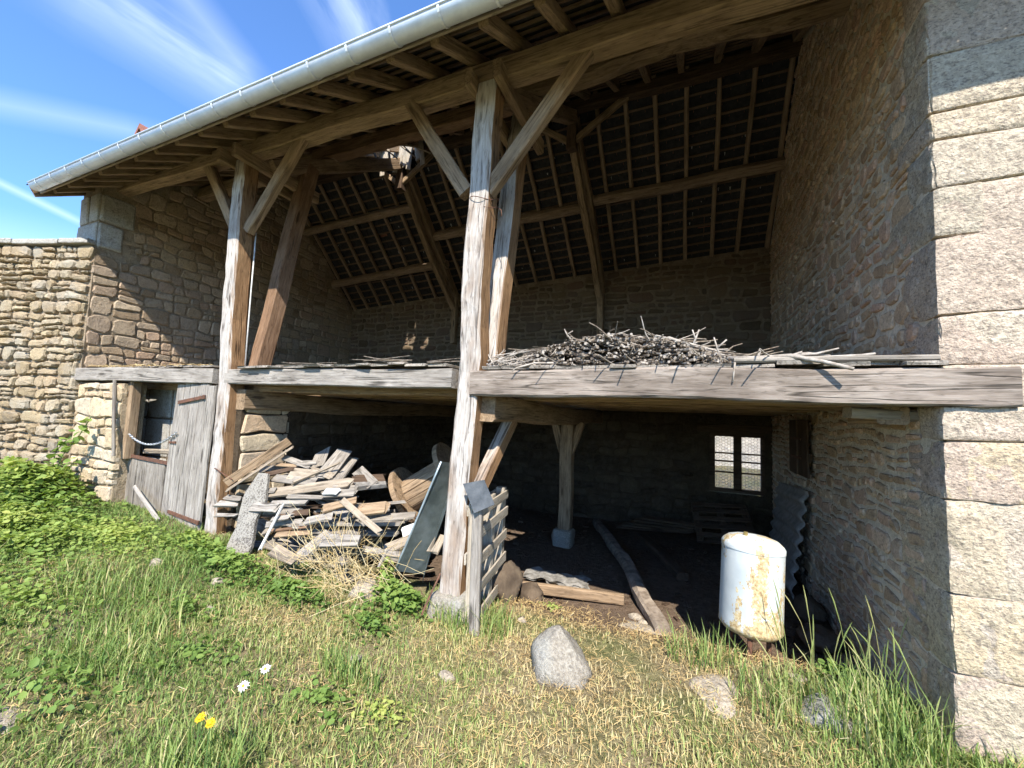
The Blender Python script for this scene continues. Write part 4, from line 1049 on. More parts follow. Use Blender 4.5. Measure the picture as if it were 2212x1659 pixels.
# V-shaped trough leaning on the left post
t = thing('wooden_trough', (-4.9, 0.0, 0.78), 'V-shaped trough of two tan boards slanting from the left post over the heap', 'trough')
timber('side_board', (-4.937, 0.02, 0.822), (-4.444, 0.42, 1.326), 0.10, 0.018, 'wood_brown', t, up=(0.75, -0.6, -0.1), wob=0.002)
timber('side_board', (-4.873, 0.0, 0.750), (-4.353, 0.4, 1.262), 0.10, 0.018, 'wood_pale', t, up=(-0.25, -0.5, 0.9), wob=0.002)
# lichen-covered slab
def build_slab():
    R = random.Random(3); m, ln = frame((-4.30, -0.2, 0.15), (-4.47, 0.13, 0.95), (0.15, -0.9, 0.35)); mb = MB(); n = 9
    L_ = []; Rr = []
    for i in range(n + 1):
        x = ln * i / n; w = 0.135 + 0.015 * math.sin(i * 1.3) - (0.05 if i == n else 0)
        L_.append((x + R.uniform(-.01, .01), -w + R.uniform(-.012, .012))); Rr.append((x + R.uniform(-.01, .01) + (0.03 if i == n else 0), w * (0.95 if i < n - 1 else 0.7) + R.uniform(-.012, .012)))
    vs = []
    for z in (-0.018, 0.018):
        for (a, b) in zip(L_, Rr): vs += [(a[0], a[1], z), ((a[0] + b[0]) / 2, (a[1] + b[1]) / 2, z + (0.006 if z > 0 else 0)), (b[0], b[1], z)]
    k = 3 * (n + 1); fs = []
    for i in range(n):
        for j in range(2):
            a = 3 * i + j; fs.append((k + a, k + a + 1, k + a + 4, k + a + 3)); fs.append((a, a + 3, a + 4, a + 1))
        fs.append((3*i, k + 3*i, k + 3*i + 3, 3*i + 3)); fs.append((3*i + 2, 3*i + 5, k + 3*i + 5, k + 3*i + 2))
    fs.append((0, 1, k + 1, k)); fs.append((1, 2, k + 2, k + 1)); e = 3 * n; fs.append((e, k + e, k + e + 1, e + 1)); fs.append((e + 1, k + e + 1, k + e + 2, e + 2))
    mb.add(vs, fs); o = mb.build('slab', 'lichen_board', None, m)
    tag(o, 'flat slab speckled with pale lichen leaning upright on the left of the heap', 'slab')
build_slab()
tag(timber('iron_rod', (-5.06, -0.05, 0.99), (-4.86, 0.04, 0.87), 0.012, 0.012, 'rusty_iron'), 'short rusty rod sticking out beside the left post', 'rod')
tag(timber('iron_rod', (-1.985, -0.17, 0.10), (-1.915, -0.02, 0.385), 0.014, 0.014, 'rusty_iron'), 'dark thin rod leaning on the foot of the middle post', 'rod')

# cable reel --------------------------------------------------------------------------
def build_reel():
    c1 = Vector((-3.06, 1.02, 0.73)); c2 = Vector((-2.56, 1.14, 1.06)); ax = (c2 - c1).normalized(); ln = (c2 - c1).length
    t = thing('cable_reel', (-2.9, 1.1, 0.25), 'old wooden cable reel tipped over behind the metal sheet', 'cable reel')
    m, _ = frame(c1, c2, (0, 0, 1)); Rf = 0.37
    for s in range(2):
        mb = MB(); n = 28; x0, x1 = (-0.03, 0.03) if s == 0 else (ln - 0.03, ln + 0.03)
        vs = []
        for x in (x0, x1):
            for r in (Rf, Rf - 0.05):
                vs += [(x, r * math.cos(2*math.pi*k/n), r * math.sin(2*math.pi*k/n)) for k in range(n)]
        fs = []
        for k in range(n):
            k2 = (k + 1) % n
            fs += [(k, 2*n + k, 2*n + k2, k2), (n + k2, 3*n + k2, 3*n + k, n + k), (k2, n + k2, n + k, k), (2*n + k, 3*n + k, 3*n + k2, 2*n + k2)]
        mb.add(vs, fs); fl = mb.build('flange', 'wood_brown', t, m)
        nb = 5; ri = Rf - 0.052
        for i in range(nb):
            y0 = -ri + 2 * ri * i / nb + 0.004; y1 = -ri + 2 * ri * (i + 1) / nb - 0.004
            ys = [y0 + (y1 - y0) * j / 4 for j in range(5)]; top_ = [(y, math.sqrt(max(ri*ri - y*y, 0.0004))) for y in ys]
            outl = top_ + [(y, -z) for y, z in reversed(top_)]
            vs = [(x0 + 0.008, y, z) for y, z in outl] + [(x1 - 0.008, y, z) for y, z in outl]; k = len(outl)
            q = MB(); q.add(vs, [tuple(range(k)), tuple(range(2*k - 1, k - 1, -1))] + [(j, k + j, k + (j + 1) % k, (j + 1) % k) for j in range(k)])
            q.build('plank', 'wood_brown', fl, m)
    for i in range(14):
        a = 2 * math.pi * i / 14; r = 0.19
        p = m @ Vector((0.03, r * math.cos(a), r * math.sin(a))); q = m @ Vector((ln - 0.03, r * math.cos(a), r * math.sin(a)))
        nrm = (m.to_3x3() @ Vector((0, math.cos(a), math.sin(a))))
        timber('drum_slat', p, q, 0.08, 0.022, 'wood_brown', t, up=nrm, wob=0.001, ch=0.004)
build_reel()

# folded metal sheet leaning on the middle post
def build_sheet():
    t = thing('metal_sheet', (-2.2, 0.1, 0.3), 'dark folded metal sheet with a bright edge leaning on the middle post', 'metal sheet')
    A = [Vector((-2.015, 0.06, 1.31)), Vector((-2.42, 0.02, 0.30))]; B = [Vector((-1.965, 0.24, 1.28)), Vector((-2.27, 0.25, 0.22))]; Cc = [Vector((-1.94, 0.16, 1.1)), Vector((-2.19, 0.12, 0.2))]
    mb = MB(); n = 8; rows = []
    for P in (A, (A, B, 0.5), B, (B, Cc, 0.5), Cc):
        if isinstance(P, tuple): e = [P[0][i].lerp(P[1][i], P[2]) for i in range(2)]
        else: e = P
        rows.append([e[0].lerp(e[1], i / n) + Vector((0, 0.012 * math.sin(i * 0.8), 0)) for i in range(n + 1)])
    vs = [p for r in rows for p in r]; vs += [p + Vector((0.0, 0.004, 0.0)) for p in vs]; k = len(rows) * (n + 1); fs = []
    for r in range(len(rows) - 1):
        for i in range(n):
            a = r*(n+1) + i; fs.append((a, a + 1, a + n + 2, a + n + 1)); fs.append((k + a, k + a + n + 1, k + a + n + 2, k + a + 1))
    mb.add(vs, fs); mb.build('sheet', 'sheet_dark', t)
    e = MB(); e.tube([A[0].lerp(A[1], i / 6) for i in range(7)], 0.010, 6); e.build('rolled_edge', 'zinc_dull', t, smooth=True)
build_sheet()

# pallet, stake and slate by the middle post
def pallet(loc, ux, uz, un, label, lx=0.86, lz=0.98, mat='wood_pallet', group=None):
    t = thing('wooden_pallet', loc, label, 'pallet', group); o = Vector(loc); ux, uz, un = (Vector(v).normalized() for v in (ux, uz, un))
    zs = [0.07, 0.30, 0.53, 0.76, 0.93]
    for z in zs:
        for side in (0.0, 0.115):
            if side and z in (zs[1], zs[3]): continue
            p = o + uz * z * lz + un * -side
            timber('slat', p, p + ux * lx, 0.018, 0.088, mat, t, up=uz, wob=0.002, ch=0.003)
    for x in (0.05, 0.5, 0.95):
        p = o + ux * x * lx - un * 0.058; timber('bearer', p + uz * 0.02, p + uz * lz, 0.085, 0.09, mat, t, up=un, wob=0.002, ch=0.004)
pallet((-1.555, -0.02, 0.03), (-0.16, 0.98, 0), (0, 0, 1), (0.98, 0.16, 0), 'grey slatted pallet standing on edge beside the middle post')
tag(timber('stake', (-1.545, -0.06, -0.06), (-1.565, -0.06, 0.985), 0.085, 0.05, 'wood_silver', None, up=(0, -1, 0), wob=0.003), 'grey wooden stake driven in front of the pallet edge', 'stake')
def build_slate():
    P = [Vector((-1.69, -0.10, 1.17)), Vector((-1.53, -0.03, 1.21)), Vector((-1.41, -0.06, 1.03)), Vector((-1.55, -0.14, 0.96))]
    nn = (P[1] - P[0]).cross(P[3] - P[0]).normalized() * 0.008; mb = MB()
    mb.add(P + [p + nn for p in P], [(0, 1, 2, 3), (7, 6, 5, 4), (0, 4, 5, 1), (1, 5, 6, 2), (2, 6, 7, 3), (3, 7, 4, 0)])
    tag(mb.build('slate_tile', 'slate'), 'blue grey slate perched on top of the stake by the middle post', 'slate')
build_slate()

def rock(name, c, d, mat, seed, label, cat='stone', group=None, rough=0.16, flat=0.0, tint=0.5, rotz=0.0):
    R = random.Random(seed); mb = MB(); nu, nv = 26, 16; off = Vector((seed * 3.1, seed * 1.7, 0.3)); vs = []
    planes = [(Vector((R.uniform(-1, 1), R.uniform(-1, 1), R.uniform(-.5, 1))).normalized(), R.uniform(0.62, 0.9)) for _ in range(10)]
    for j in range(nv + 1):
        for i in range(nu):
            th = math.pi * j / nv; ph = 2 * math.pi * i / nu
            p = Vector((math.sin(th) * math.cos(ph), math.sin(th) * math.sin(ph), math.cos(th)))
            r = 1 + rough * mnoise.noise(p * 1.8 + off) + rough * 0.4 * mnoise.noise(p * 5 + off)
            for nrm, h in planes:
                dd = p.dot(nrm) * r
                if dd > h: r *= h / dd
            q = p * r
            vs.append((q.x * d[0] / 2, q.y * d[1] / 2, q.z * d[2] / 2))
    fs = []
    for j in range(nv):
        for i in range(nu):
            i2 = (i + 1) % nu; fs.append((j*nu + i, (j+1)*nu + i, (j+1)*nu + i2, j*nu + i2))
    mb.add(vs, fs, tint)
    o = mb.build(name, mat, None, Matrix.Translation(Vector(c)) @ Matrix.Rotation(rotz, 4, 'Z'), smooth=True)
    return tag(o, label, cat, group)
rock('boulder', (-0.79, -0.20, 0.07), (0.44, 0.40, 0.44), 'boulder', 5, 'rounded grey granite boulder on the straw before the open bay', 'boulder')
rock('flat_stone', (0.18, 0.06, -0.02), (0.42, 0.5, 0.16), 'flagstone', 8, 'pale flat stone sunk in grass in front of the water tank', 'stone')
rock('flat_stone', (0.76, 0.06, 0.03), (0.30, 0.30, 0.22), 'boulder', 9, 'grey stone half hidden in tall grass near the right pier', 'stone')
rock('flat_stone', (0.72, 0.40, 0.0), (0.26, 0.2, 0.14), 'flagstone', 10, 'small pale stone between the tank and the right pier', 'stone')
rock('flat_stone', (-0.42, 0.92, -0.17), (0.62, 0.56, 0.12), 'flagstone', 11, 'broad sunlit flagstone at the edge of the barn floor', 'flagstone')
rock('flat_stone', (-2.70, -0.02, 0.10), (0.36, 0.3, 0.26), 'flagstone', 12, 'pale yellow stone in the weeds left of the middle post', 'stone')
rock('flat_stone', (-5.3, -0.95, 0.17), (0.36, 0.26, 0.14), 'flagstone', 13, 'white stone lying among the weeds at the left', 'stone')
rock('flat_stone', (-3.2, -2.05, 0.05), (0.36, 0.3, 0.12), 'flagstone', 15, 'tan stone at the left edge of the foreground grass', 'stone')
for i, (x, y, z, d) in enumerate(((-1.66, 0.80, 0.05, (0.26, 0.5, 0.40)), (-1.52, 1.15, -0.12, (0.30, 0.40, 0.2)))):
    rock('rubble_lump', (x, y, z), d, 'sacking', 70 + i, ('dusty brown lump of rubble right behind the pallet', 'flat brown lump on the floor farther behind the pallet')[i], 'rubble', rough=0.3)
for i, (x, y, s) in enumerate(((-0.46, 1.24, .1), (-.38, 1.15, .07), (-3.9, -0.62, .1), (-3.5, -0.9, .08), (-4.6, -0.75, .12), (-1.45, -.6, .09), (-2.1, -.75, .08), (-1.3, .35, .07))):
    rock('loose_stone', (x, y, gz(x, y) + s * 0.1), (s * 1.4, s * 1.1, s * 0.8), 'flagstone', 30 + i, 'small loose stone scattered on the ground before the barn', 'stone', 'loose stones on the ground')

# timbers and rags on the barn floor
tag(timber('old_beam', (-1.50, 4.55, -0.12), (-0.17, 0.95, -0.10), 0.15, 0.12, 'rotten_wood', None, wob=0.02, ch=0.03), 'long rotten beam on the dirt floor running out into the sun', 'beam')
tag(timber('old_beam', (-0.66, 3.95, -0.13), (-0.05, 2.50, -0.13), 0.15, 0.10, 'wood_dark', None, wob=0.01, ch=0.02), 'shorter squared beam on the dirt floor behind the tank', 'beam')
tag(timber('floor_plank', (-1.64, 1.22, -0.11), (-0.60, 1.46, -0.13), 0.06, 0.11, 'wood_brown', None, wob=0.004), 'brown plank on edge across the barn floor in the shade', 'plank')
def build_bark():
    R = random.Random(2); mb = MB(); nx, ny = 14, 7; vs = []
    for z in (0.0, 0.018):
        for i in range(nx + 1):
            for j in range(ny + 1):
                e = R.uniform(-.03, .03) if i in (0, nx) or j in (0, ny) else 0
                vs.append((-1.78 + 0.72 * i / nx + e + 0.04 * math.sin(j), 1.52 + 0.30 * j / ny + e + 0.05 * i / nx, -0.17 + z + 0.03 * abs(math.sin(j * 1.1 + i * 0.3)) + 0.015 * math.sin(i * 1.7)))
    k = (nx + 1) * (ny + 1); fs = []
    for i in range(nx):
        for j in range(ny):
            a = i*(ny+1) + j; fs.append((k + a, k + a + ny + 1, k + a + ny + 2, k + a + 1)); fs.append((a, a + 1, a + ny + 2, a + ny + 1))
    mb.add(vs, fs); tag(mb.build('bark_sheet', 'bark', smooth=True), 'crumpled grey sheet of bark lying on the dirt floor', 'bark')
build_bark()
pallet((0.15, 3.75, 0.05), (0.98, 0.1, 0.05), (-0.1, 0.85, 0.45), (0, -0.4, 0.9), 'dark pallet lying tilted on the floor below the window', lx=0.8, lz=0.8, mat='wood_dark')
for i in range(5): plank_thing((-1.1 + .1*i, 4.3, -0.1 + 0.05 * i), (0.0 + .06*i, 4.4 - .08*i, -0.06 + 0.05 * i), 0.14, 0.03, 'dark', 'dark board stacked on the floor against the rear wall', face=(0, -.2, 1))['group'] = 'boards stacked by the rear wall'

# water tank ------------------------------------------------------------------------
def build_tank():
    t = thing('water_tank', (0.46, 0.80, -0.12), 'white rust-streaked steel water tank standing in the grass by the open bay', 'tank')
    m = Matrix.Translation((0.46, 0.80, 0.10)) @ Matrix.Rotation(math.radians(2.5), 4, 'Y') @ Matrix.Rotation(math.radians(-3), 4, 'X')
    def lathe(prof, n=40):
        mb = MB(); vs = []
        for r, z in prof: vs += [(r * math.cos(2*math.pi*k/n), r * math.sin(2*math.pi*k/n), z) for k in range(n)]
        fs = [(i*n + k, i*n + (k+1) % n, (i+1)*n + (k+1) % n, (i+1)*n + k) for i in range(len(prof) - 1) for k in range(n)]
        mb.add(vs, fs); return mb
    R_ = 0.222
    lathe([(R_, 0.075), (R_, 0.30), (R_, 0.55), (R_, 0.665)]).build('body', 'tank_paint', t, m, smooth=True)
    lathe([(R_ + 0.004, 0.655), (R_ + 0.004, 0.685), (R_ - 0.008, 0.705), (R_ * 0.8, 0.735), (R_ * 0.5, 0.755), (0.001, 0.765)]).build('dome_top', 'tank_paint', t, m, smooth=True)
    lathe([(0.001, 0.0), (R_ * 0.6, 0.012), (R_ * 0.88, 0.035), (R_ + 0.003, 0.07), (R_ + 0.003, 0.085)]).build('dished_bottom', 'tank_paint', t, m, smooth=True)
    f = MB(); f.tube([(-0.06, -0.06, 0.745), (-0.06, -0.06, 0.785)], 0.016, 8); f.build('fitting', 'brass', t, m)
    for a in (0.4, 2.5, 4.6):
        q = MB(); q.tube([(0.15 * math.cos(a), 0.15 * math.sin(a), 0.05), (0.16 * math.cos(a), 0.16 * math.sin(a), -0.25)], 0.018, 8); q.build('leg', 'rusty_iron', t, m)
build_tank()

# corrugated sheet against the side wall
def build_corrugated():
    mb = MB(); n = 60; ys = [2.58 + 1.6 * i / 8 for i in range(9)]; vs = []
    for off in (0.0, 0.008):
        for i in range(n + 1):
            s = i / n; z = 1.02 - 1.25 * s; w = 0.022 * math.sin(s * 1.25 / 0.165 * 2 * math.pi)
            for j, y in enumerate(ys): vs.append((1.245 - 0.16 * s + w + off, y + 0.012 * math.sin(i * 0.9) * (j == 0), z - 0.10 * j / 8))
    k = (n + 1) * 9; fs = []
    for i in range(n):
        for j in range(8):
            a = i*9 + j; fs.append((a, a + 1, a + 10, a + 9)); fs.append((k + a, k + a + 9, k + a + 10, k + a + 1))
        fs.append((i*9, i*9 + 9, k + i*9 + 9, k + i*9))
    mb.add(vs, fs); tag(mb.build('corrugated_sheet', 'fibre_cement', smooth=True), 'grey corrugated roofing sheet leaning on the right inner wall', 'roofing sheet')
build_corrugated()

# chain, poles, cable, wire ------------------------------------------------------------
def build_chain():
    t = thing('chain', (-7.02, -0.05, 1.3), 'steel chain sagging across the gap of the pen door', 'chain')
    n = 10; Lr = MB(); a, b, r = 0.026, 0.014, 0.0045
    Lr.tube([(a * math.cos(2*math.pi*k/n), b * math.sin(2*math.pi*k/n), 0) for k in range(n + 1)], r, 5, caps=False)
    me = mesh_from('link', Lr.v, Lr.f, 'steel', True, Lr.t); N_ = 34
    def pt(s): return Vector((-7.02 + 1.13 * s, -0.05, 1.30 + 0.06 * s - 0.155 * 4 * s * (1 - s) * 1.0))
    for i in range(N_):
        s = (i + 0.5) / N_; m, _ = frame(pt(s), pt(s + 0.01), (0, 0, 1)); m = m @ Matrix.Rotation(math.pi / 2 * (i % 2) + 0.4, 4, 'X'); obj('link', me, t, m)
build_chain()
tag(timber('pole', (-6.95, -0.20, 1.0), (-7.17, -0.20, 2.01), 0.035, 0.04, 'wood_grey_board', None, wob=0.004), 'thin grey pole leaning beside the pen door frame', 'pole')
tag(timber('pole', (-6.675, -0.06, 0.61), (-5.86, -0.16, 0.30), 0.05, 0.03, 'wood_silver', None, up=(0, -1, .3), wob=0.004), 'pale stick leaning low across the half door', 'stick')
c = MB(); c.tube([(-5.075, 0.19, 3.95), (-5.068, 0.19, 3.2), (-5.062, 0.19, 2.8), (-5.05, 0.19, 2.2)], 0.009, 6); tag(c.build('electric_cable', 'white_paint', smooth=True), 'white electric cable running down beside the left post', 'cable')
w = MB()
ctr = Vector((-1.735, 0.10, 3.62))
w.tube([ctr + Vector((0.135 * math.cos(a) * (1 + .1 * math.sin(3*a)), 0.135 * math.sin(a), 0.03 * math.sin(2 * a) + 0.012 * a)) for a in (2 * math.pi * 1.35 * k / 26 - 1.0 for k in range(27))] + [ctr + Vector((0.20, -0.02, -0.05)), ctr + Vector((0.21, -0.03, -0.11))], 0.0035, 5)
tag(w.build('wire', 'rusty_iron', smooth=True), 'loop of loose wire tied around the middle post', 'wire')

for i, (x, y, z, d) in enumerate(((1.14, 1.0, -0.08, (0.28, 0.5, 0.16)), (1.08, 1.5, -0.1, (0.35, 0.4, 0.2)), (1.14, 2.0, -0.06, (0.3, 0.5, 0.24)), (1.02, 0.72, -0.10, (0.34, 0.3, 0.12)), (1.16, 0.55, -0.02, (0.22, 0.34, 0.14)))):
    rock('dark_slab', (x, y, z), d, 'old_rubble', 50 + i, 'dark stone slab heaped at the foot of the right inner wall', 'stone', 'dark slabs along the right wall')

# ------------------------------------------------------------------ brushwood on the loft
RW = random.Random(8)
def stick_pts(p, d, l, bend=0.05, n=4):
    d = Vector(d).normalized(); s = d.cross(Vector((RW.uniform(-1, 1), RW.uniform(-1, 1), RW.uniform(-1, 1)))).normalized(); out = []; q = Vector(p)
    for i in range(n + 1):
        out.append(q.copy()); d = (d + s * RW.uniform(-bend, bend) * 3 + Vector((RW.uniform(-1, 1), RW.uniform(-1, 1), RW.uniform(-1, 1))) * bend).normalized(); q = q + d * l / n
    return out
def add_stick(mb, p, d, l, r, bend=0.05, forks=0):
    P = stick_pts(p, d, l, bend); mb.tube(P, [r * (1 - 0.45 * i / (len(P) - 1)) for i in range(len(P))], 5)
    for _ in range(forks):
        i = RW.randrange(1, len(P) - 1); dd = (P[i + 1] - P[i]).normalized() + Vector((RW.uniform(-1, 1), RW.uniform(-1, 1), RW.uniform(-.3, 1))) * 0.7
        Q = stick_pts(P[i], dd, l * RW.uniform(0.2, 0.45), bend); mb.tube(Q, [r * 0.6 * (1 - 0.5 * k / (len(Q) - 1)) for k in range(len(Q))], 4)
def pile_top(x):
    return float(np.interp(x, (-1.45, -1.2, -1.05, -0.8, -0.5, -0.2, 0.0, 0.2, 0.40), (2.18, 2.24, 2.35, 2.41, 2.42, 2.385, 2.32, 2.23, 2.17)))
LOFT_Z = 2.16
body = MB(); pale = MB()
for i in range(800):
    x = RW.uniform(-1.2, 0.36); z = LOFT_Z + (pile_top(x) - LOFT_Z) * RW.random() ** 0.8; y = RW.uniform(0.03, 0.16) + (z - LOFT_Z) * 0.35
    r = RW.choice((0.004, 0.006, 0.008, 0.010, 0.013)) * RW.uniform(0.8, 1.2); d = (RW.uniform(-.9, .9) + (-0.3 if x < -0.9 else 0), 1, RW.uniform(-0.08, 0.10))
    add_stick(body if RW.random() < 0.6 else pale, (x, y, z), d, RW.uniform(0.5, 0.95), r, 0.05)
for i in range(150):                                  # crossing twigs on top
    x = RW.uniform(-1.25, 0.36); z = pile_top(x) - RW.uniform(0.0, 0.05); y = RW.uniform(0.12, 0.8)
    add_stick(pale if RW.random() < 0.5 else body, (x, y, z), (RW.uniform(-1, 1), RW.uniform(-.7, .5), RW.uniform(-0.12, 0.16)), RW.uniform(0.08, 0.24), RW.uniform(0.003, 0.009), 0.10, RW.choice((0, 0, 1)))
BW = thing('brushwood_pile', (-0.4, 0.4, 2.15), 'large heap of cut brushwood stacked on the loft edge above the open bay', 'brushwood')
a = body.build('bark_sticks', 'twig', BW); a['kind'] = 'stuff'
a = pale.build('bleached_sticks', 'twig_pale', BW); a['kind'] = 'stuff'
bundle = MB()
for i in range(90):
    x = RW.uniform(-1.62, -1.36); z = LOFT_Z + RW.random() * max(0.02, 0.12 * (1 - abs(x + 1.54) / 0.22)); 
    add_stick(bundle, (x, RW.uniform(0.02, 0.2), z), (RW.uniform(-0.5, 1.0), RW.uniform(0.2, 1), RW.uniform(0.0, 0.3)), RW.uniform(0.15, 0.42), RW.uniform(0.003, 0.008), 0.07)
tag(bundle.build('twig_bundle', 'twig_pale'), 'small bundle of thin twigs on the loft right beside the middle post', 'twigs')
def branch(pts, r, label, forks=(), mat='twig_pale'):
    mb = MB(); P = [Vector(p) for p in pts]; mb.tube(P, [r * (1 - 0.5 * i / (len(P) - 1)) for i in range(len(P))], 7)
    for (i, q, rr) in forks: mb.tube([P[i]] + [Vector(v) for v in q], [rr, rr * 0.8, rr * 0.5][:1 + len(q)], 5)
    return tag(mb.build('branch', mat, smooth=True), label, 'branch')
branch([(0.25, 0.12, 2.20), (0.42, 0.03, 2.185), (0.60, 0.0, 2.195), (0.74, -0.06, 2.15), (0.88, -0.12, 2.095)], 0.022, 'long forked branch lying along the loft beam with its end hanging over', [(1, [(0.44, 0.04, 2.25)], 0.012), (2, [(0.70, 0.05, 2.215), (0.82, 0.06, 2.20)], 0.014), (2, [(0.74, 0.03, 2.21), (0.86, 0.05, 2.245)], 0.010)])
branch([(0.33, 0.10, 2.19), (0.55, 0.05, 2.18), (0.95, 0.0, 2.19), (1.02, 0.0, 2.20)], 0.014, 'thinner branch behind the forked one on the right of the loft', [(1, [(0.66, 0.0, 2.22)], 0.008)])
branch([(0.26, 0.16, 2.18), (0.285, -0.03, 2.15), (0.27, -0.05, 2.02)], 0.009, 'pale twig dangling down the face of the loft beam')
branch([(0.02, 0.2, 2.27), (0.05, 0.18, 2.36), (0.075, 0.18, 2.43)], 0.010, 'upright twig standing on the right shoulder of the brushwood heap', [(1, [(0.03, 0.18, 2.43)], 0.007)])
branch([(0.22, 0.15, 2.18), (0.19, 0.14, 2.28), (0.17, 0.14, 2.36)], 0.009, 'crossed twig at the right end of the brushwood heap', [(1, [(0.25, 0.14, 2.34)], 0.007)])
branch([(-0.88, 0.2, 2.38), (-0.93, 0.2, 2.44), (-0.955, 0.2, 2.49)], 0.009, 'upright forked twig at the left shoulder of the brushwood heap', [(1, [(-0.88, 0.2, 2.47)], 0.006)])
branch([(-0.9, 0.12, 2.19), (-1.15, 0.03, 2.18), (-1.27, -0.06, 2.13), (-1.30, -0.08, 2.10)], 0.010, 'thin stick drooping over the beam left of the brushwood heap')
branch([(-0.22, 0.20, 2.36), (-0.13, 0.18, 2.375), (-0.05, 0.17, 2.345)], 0.018, 'bleached crooked log end on top of the brushwood heap')
for i in range(11):                                   # ends jutting over the beam
    x = -1.0 + 0.155 * i + RW.uniform(-.05, .05); mb = MB(); add_stick(mb, (x, 0.25, 2.18 + RW.uniform(0, .02)), (RW.uniform(-.3, .3), -1, RW.uniform(-.05, .08)), RW.uniform(0.36, 0.5), RW.uniform(0.005, 0.010), 0.05)
    tag(mb.build('jutting_stick', 'twig_pale'), 'stick end jutting out over the loft beam below the brushwood', 'stick', 'stick ends over the loft beam')
for i in range(16):                                   # loose sticks on the middle bay
    x = RW.uniform(-4.2, -2.2); mb = MB(); add_stick(mb, (x, RW.uniform(0.0, 0.25), 2.20 + RW.uniform(0, 0.035)), (RW.choice((-1, 1)), RW.uniform(-.3, .3), RW.uniform(-.03, .06)), RW.uniform(0.2, 0.6), RW.uniform(0.004, 0.008), 0.03)
    tag(mb.build('loose_stick', 'twig'), 'thin stick lying on the loft boards between the two posts', 'stick', 'loose sticks on the loft boards')

# ------------------------------------------------------------------ vegetation
def raw_mesh(name, V, Fv, counts, mat, tint, smooth=False):
    me = bpy.data.meshes.new(name); me.vertices.add(len(V)); me.vertices.foreach_set('co', V.astype(np.float32).ravel())
    starts = np.concatenate([[0], np.cumsum(counts)[:-1]]).astype(np.int32)
    me.loops.add(len(Fv)); me.loops.foreach_set('vertex_index', Fv.astype(np.int32)); me.polygons.add(len(counts)); me.polygons.foreach_set('loop_start', starts)
    me.update(calc_edges=True)
    a = me.attributes.new('tint', 'FLOAT', 'FACE'); a.data.foreach_set('value', tint.astype(np.float32))
    me.materials.append(MATS[mat]); return me
def blades(name, mat, x, y, z, h, w, lean, az, tint, tip=0.35):
    n = len(x); d = np.stack([np.cos(az), np.sin(az)], 1); s = np.stack([-np.sin(az), np.cos(az)], 1) * (w / 2)[:, None]
    b = np.stack([x, y], 1); V = np.zeros((n, 5, 3))
    m = b + d * (lean * 0.3)[:, None]; t = b + d * lean[:, None]
    V[:, 0, :2] = b - s; V[:, 1, :2] = b + s; V[:, 2, :2] = m + s * 0.8; V[:, 3, :2] = m - s * 0.8; V[:, 4, :2] = t
    V[:, 0, 2] = z - 0.01; V[:, 1, 2] = z - 0.01; V[:, 2, 2] = z + h * 0.55; V[:, 3, 2] = z + h * 0.55
    V[:, 4, 2] = z + np.sqrt(np.maximum(h * h - 0.5 * lean * lean, (h * tip) ** 2))
    base = (np.arange(n) * 5)[:, None]; F = np.concatenate([base + np.array([[0, 1, 2, 3]]), base + np.array([[3, 2, 4]])], 1)
    return raw_mesh(name, V.reshape(-1, 3), F.ravel(), np.tile([4, 3], n), mat, np.repeat(tint, 2))
gzv = np.vectorize(gz)
def smooth_noise(x, y, f, k):
    return np.array([mnoise.noise(Vector((a * f, b * f, k))) for a, b in zip(x, y)])
def dryness(x, y):
    d = 0.38 + 0.46 * smooth_noise(x, y, 1.1, 3.0) + 0.25 * smooth_noise(x, y, 3.5, 9.0)
    e = np.exp(-(((x + 0.55) / 1.25) ** 2 + ((y - 0.15) / 0.75) ** 2)); d += 0.85 * e
    e = np.exp(-(((x + 0.35) / 0.6) ** 2 + ((y + 0.95) / 0.6) ** 2)); d += 0.55 * e
    e = np.exp(-(((x + 2.6) / 1.0) ** 2 + ((y + 0.75) / 0.55) ** 2)); d += 0.25 * e
    e = np.exp(-(((x + 5.8) / 1.8) ** 2 + ((y + 0.5) / 0.8) ** 2)); d -= 0.25 * e
    e = np.exp(-(((x - 0.9) / 0.55) ** 2 + ((y + 0.1) / 0.5) ** 2)); d -= 0.35 * e
    return d
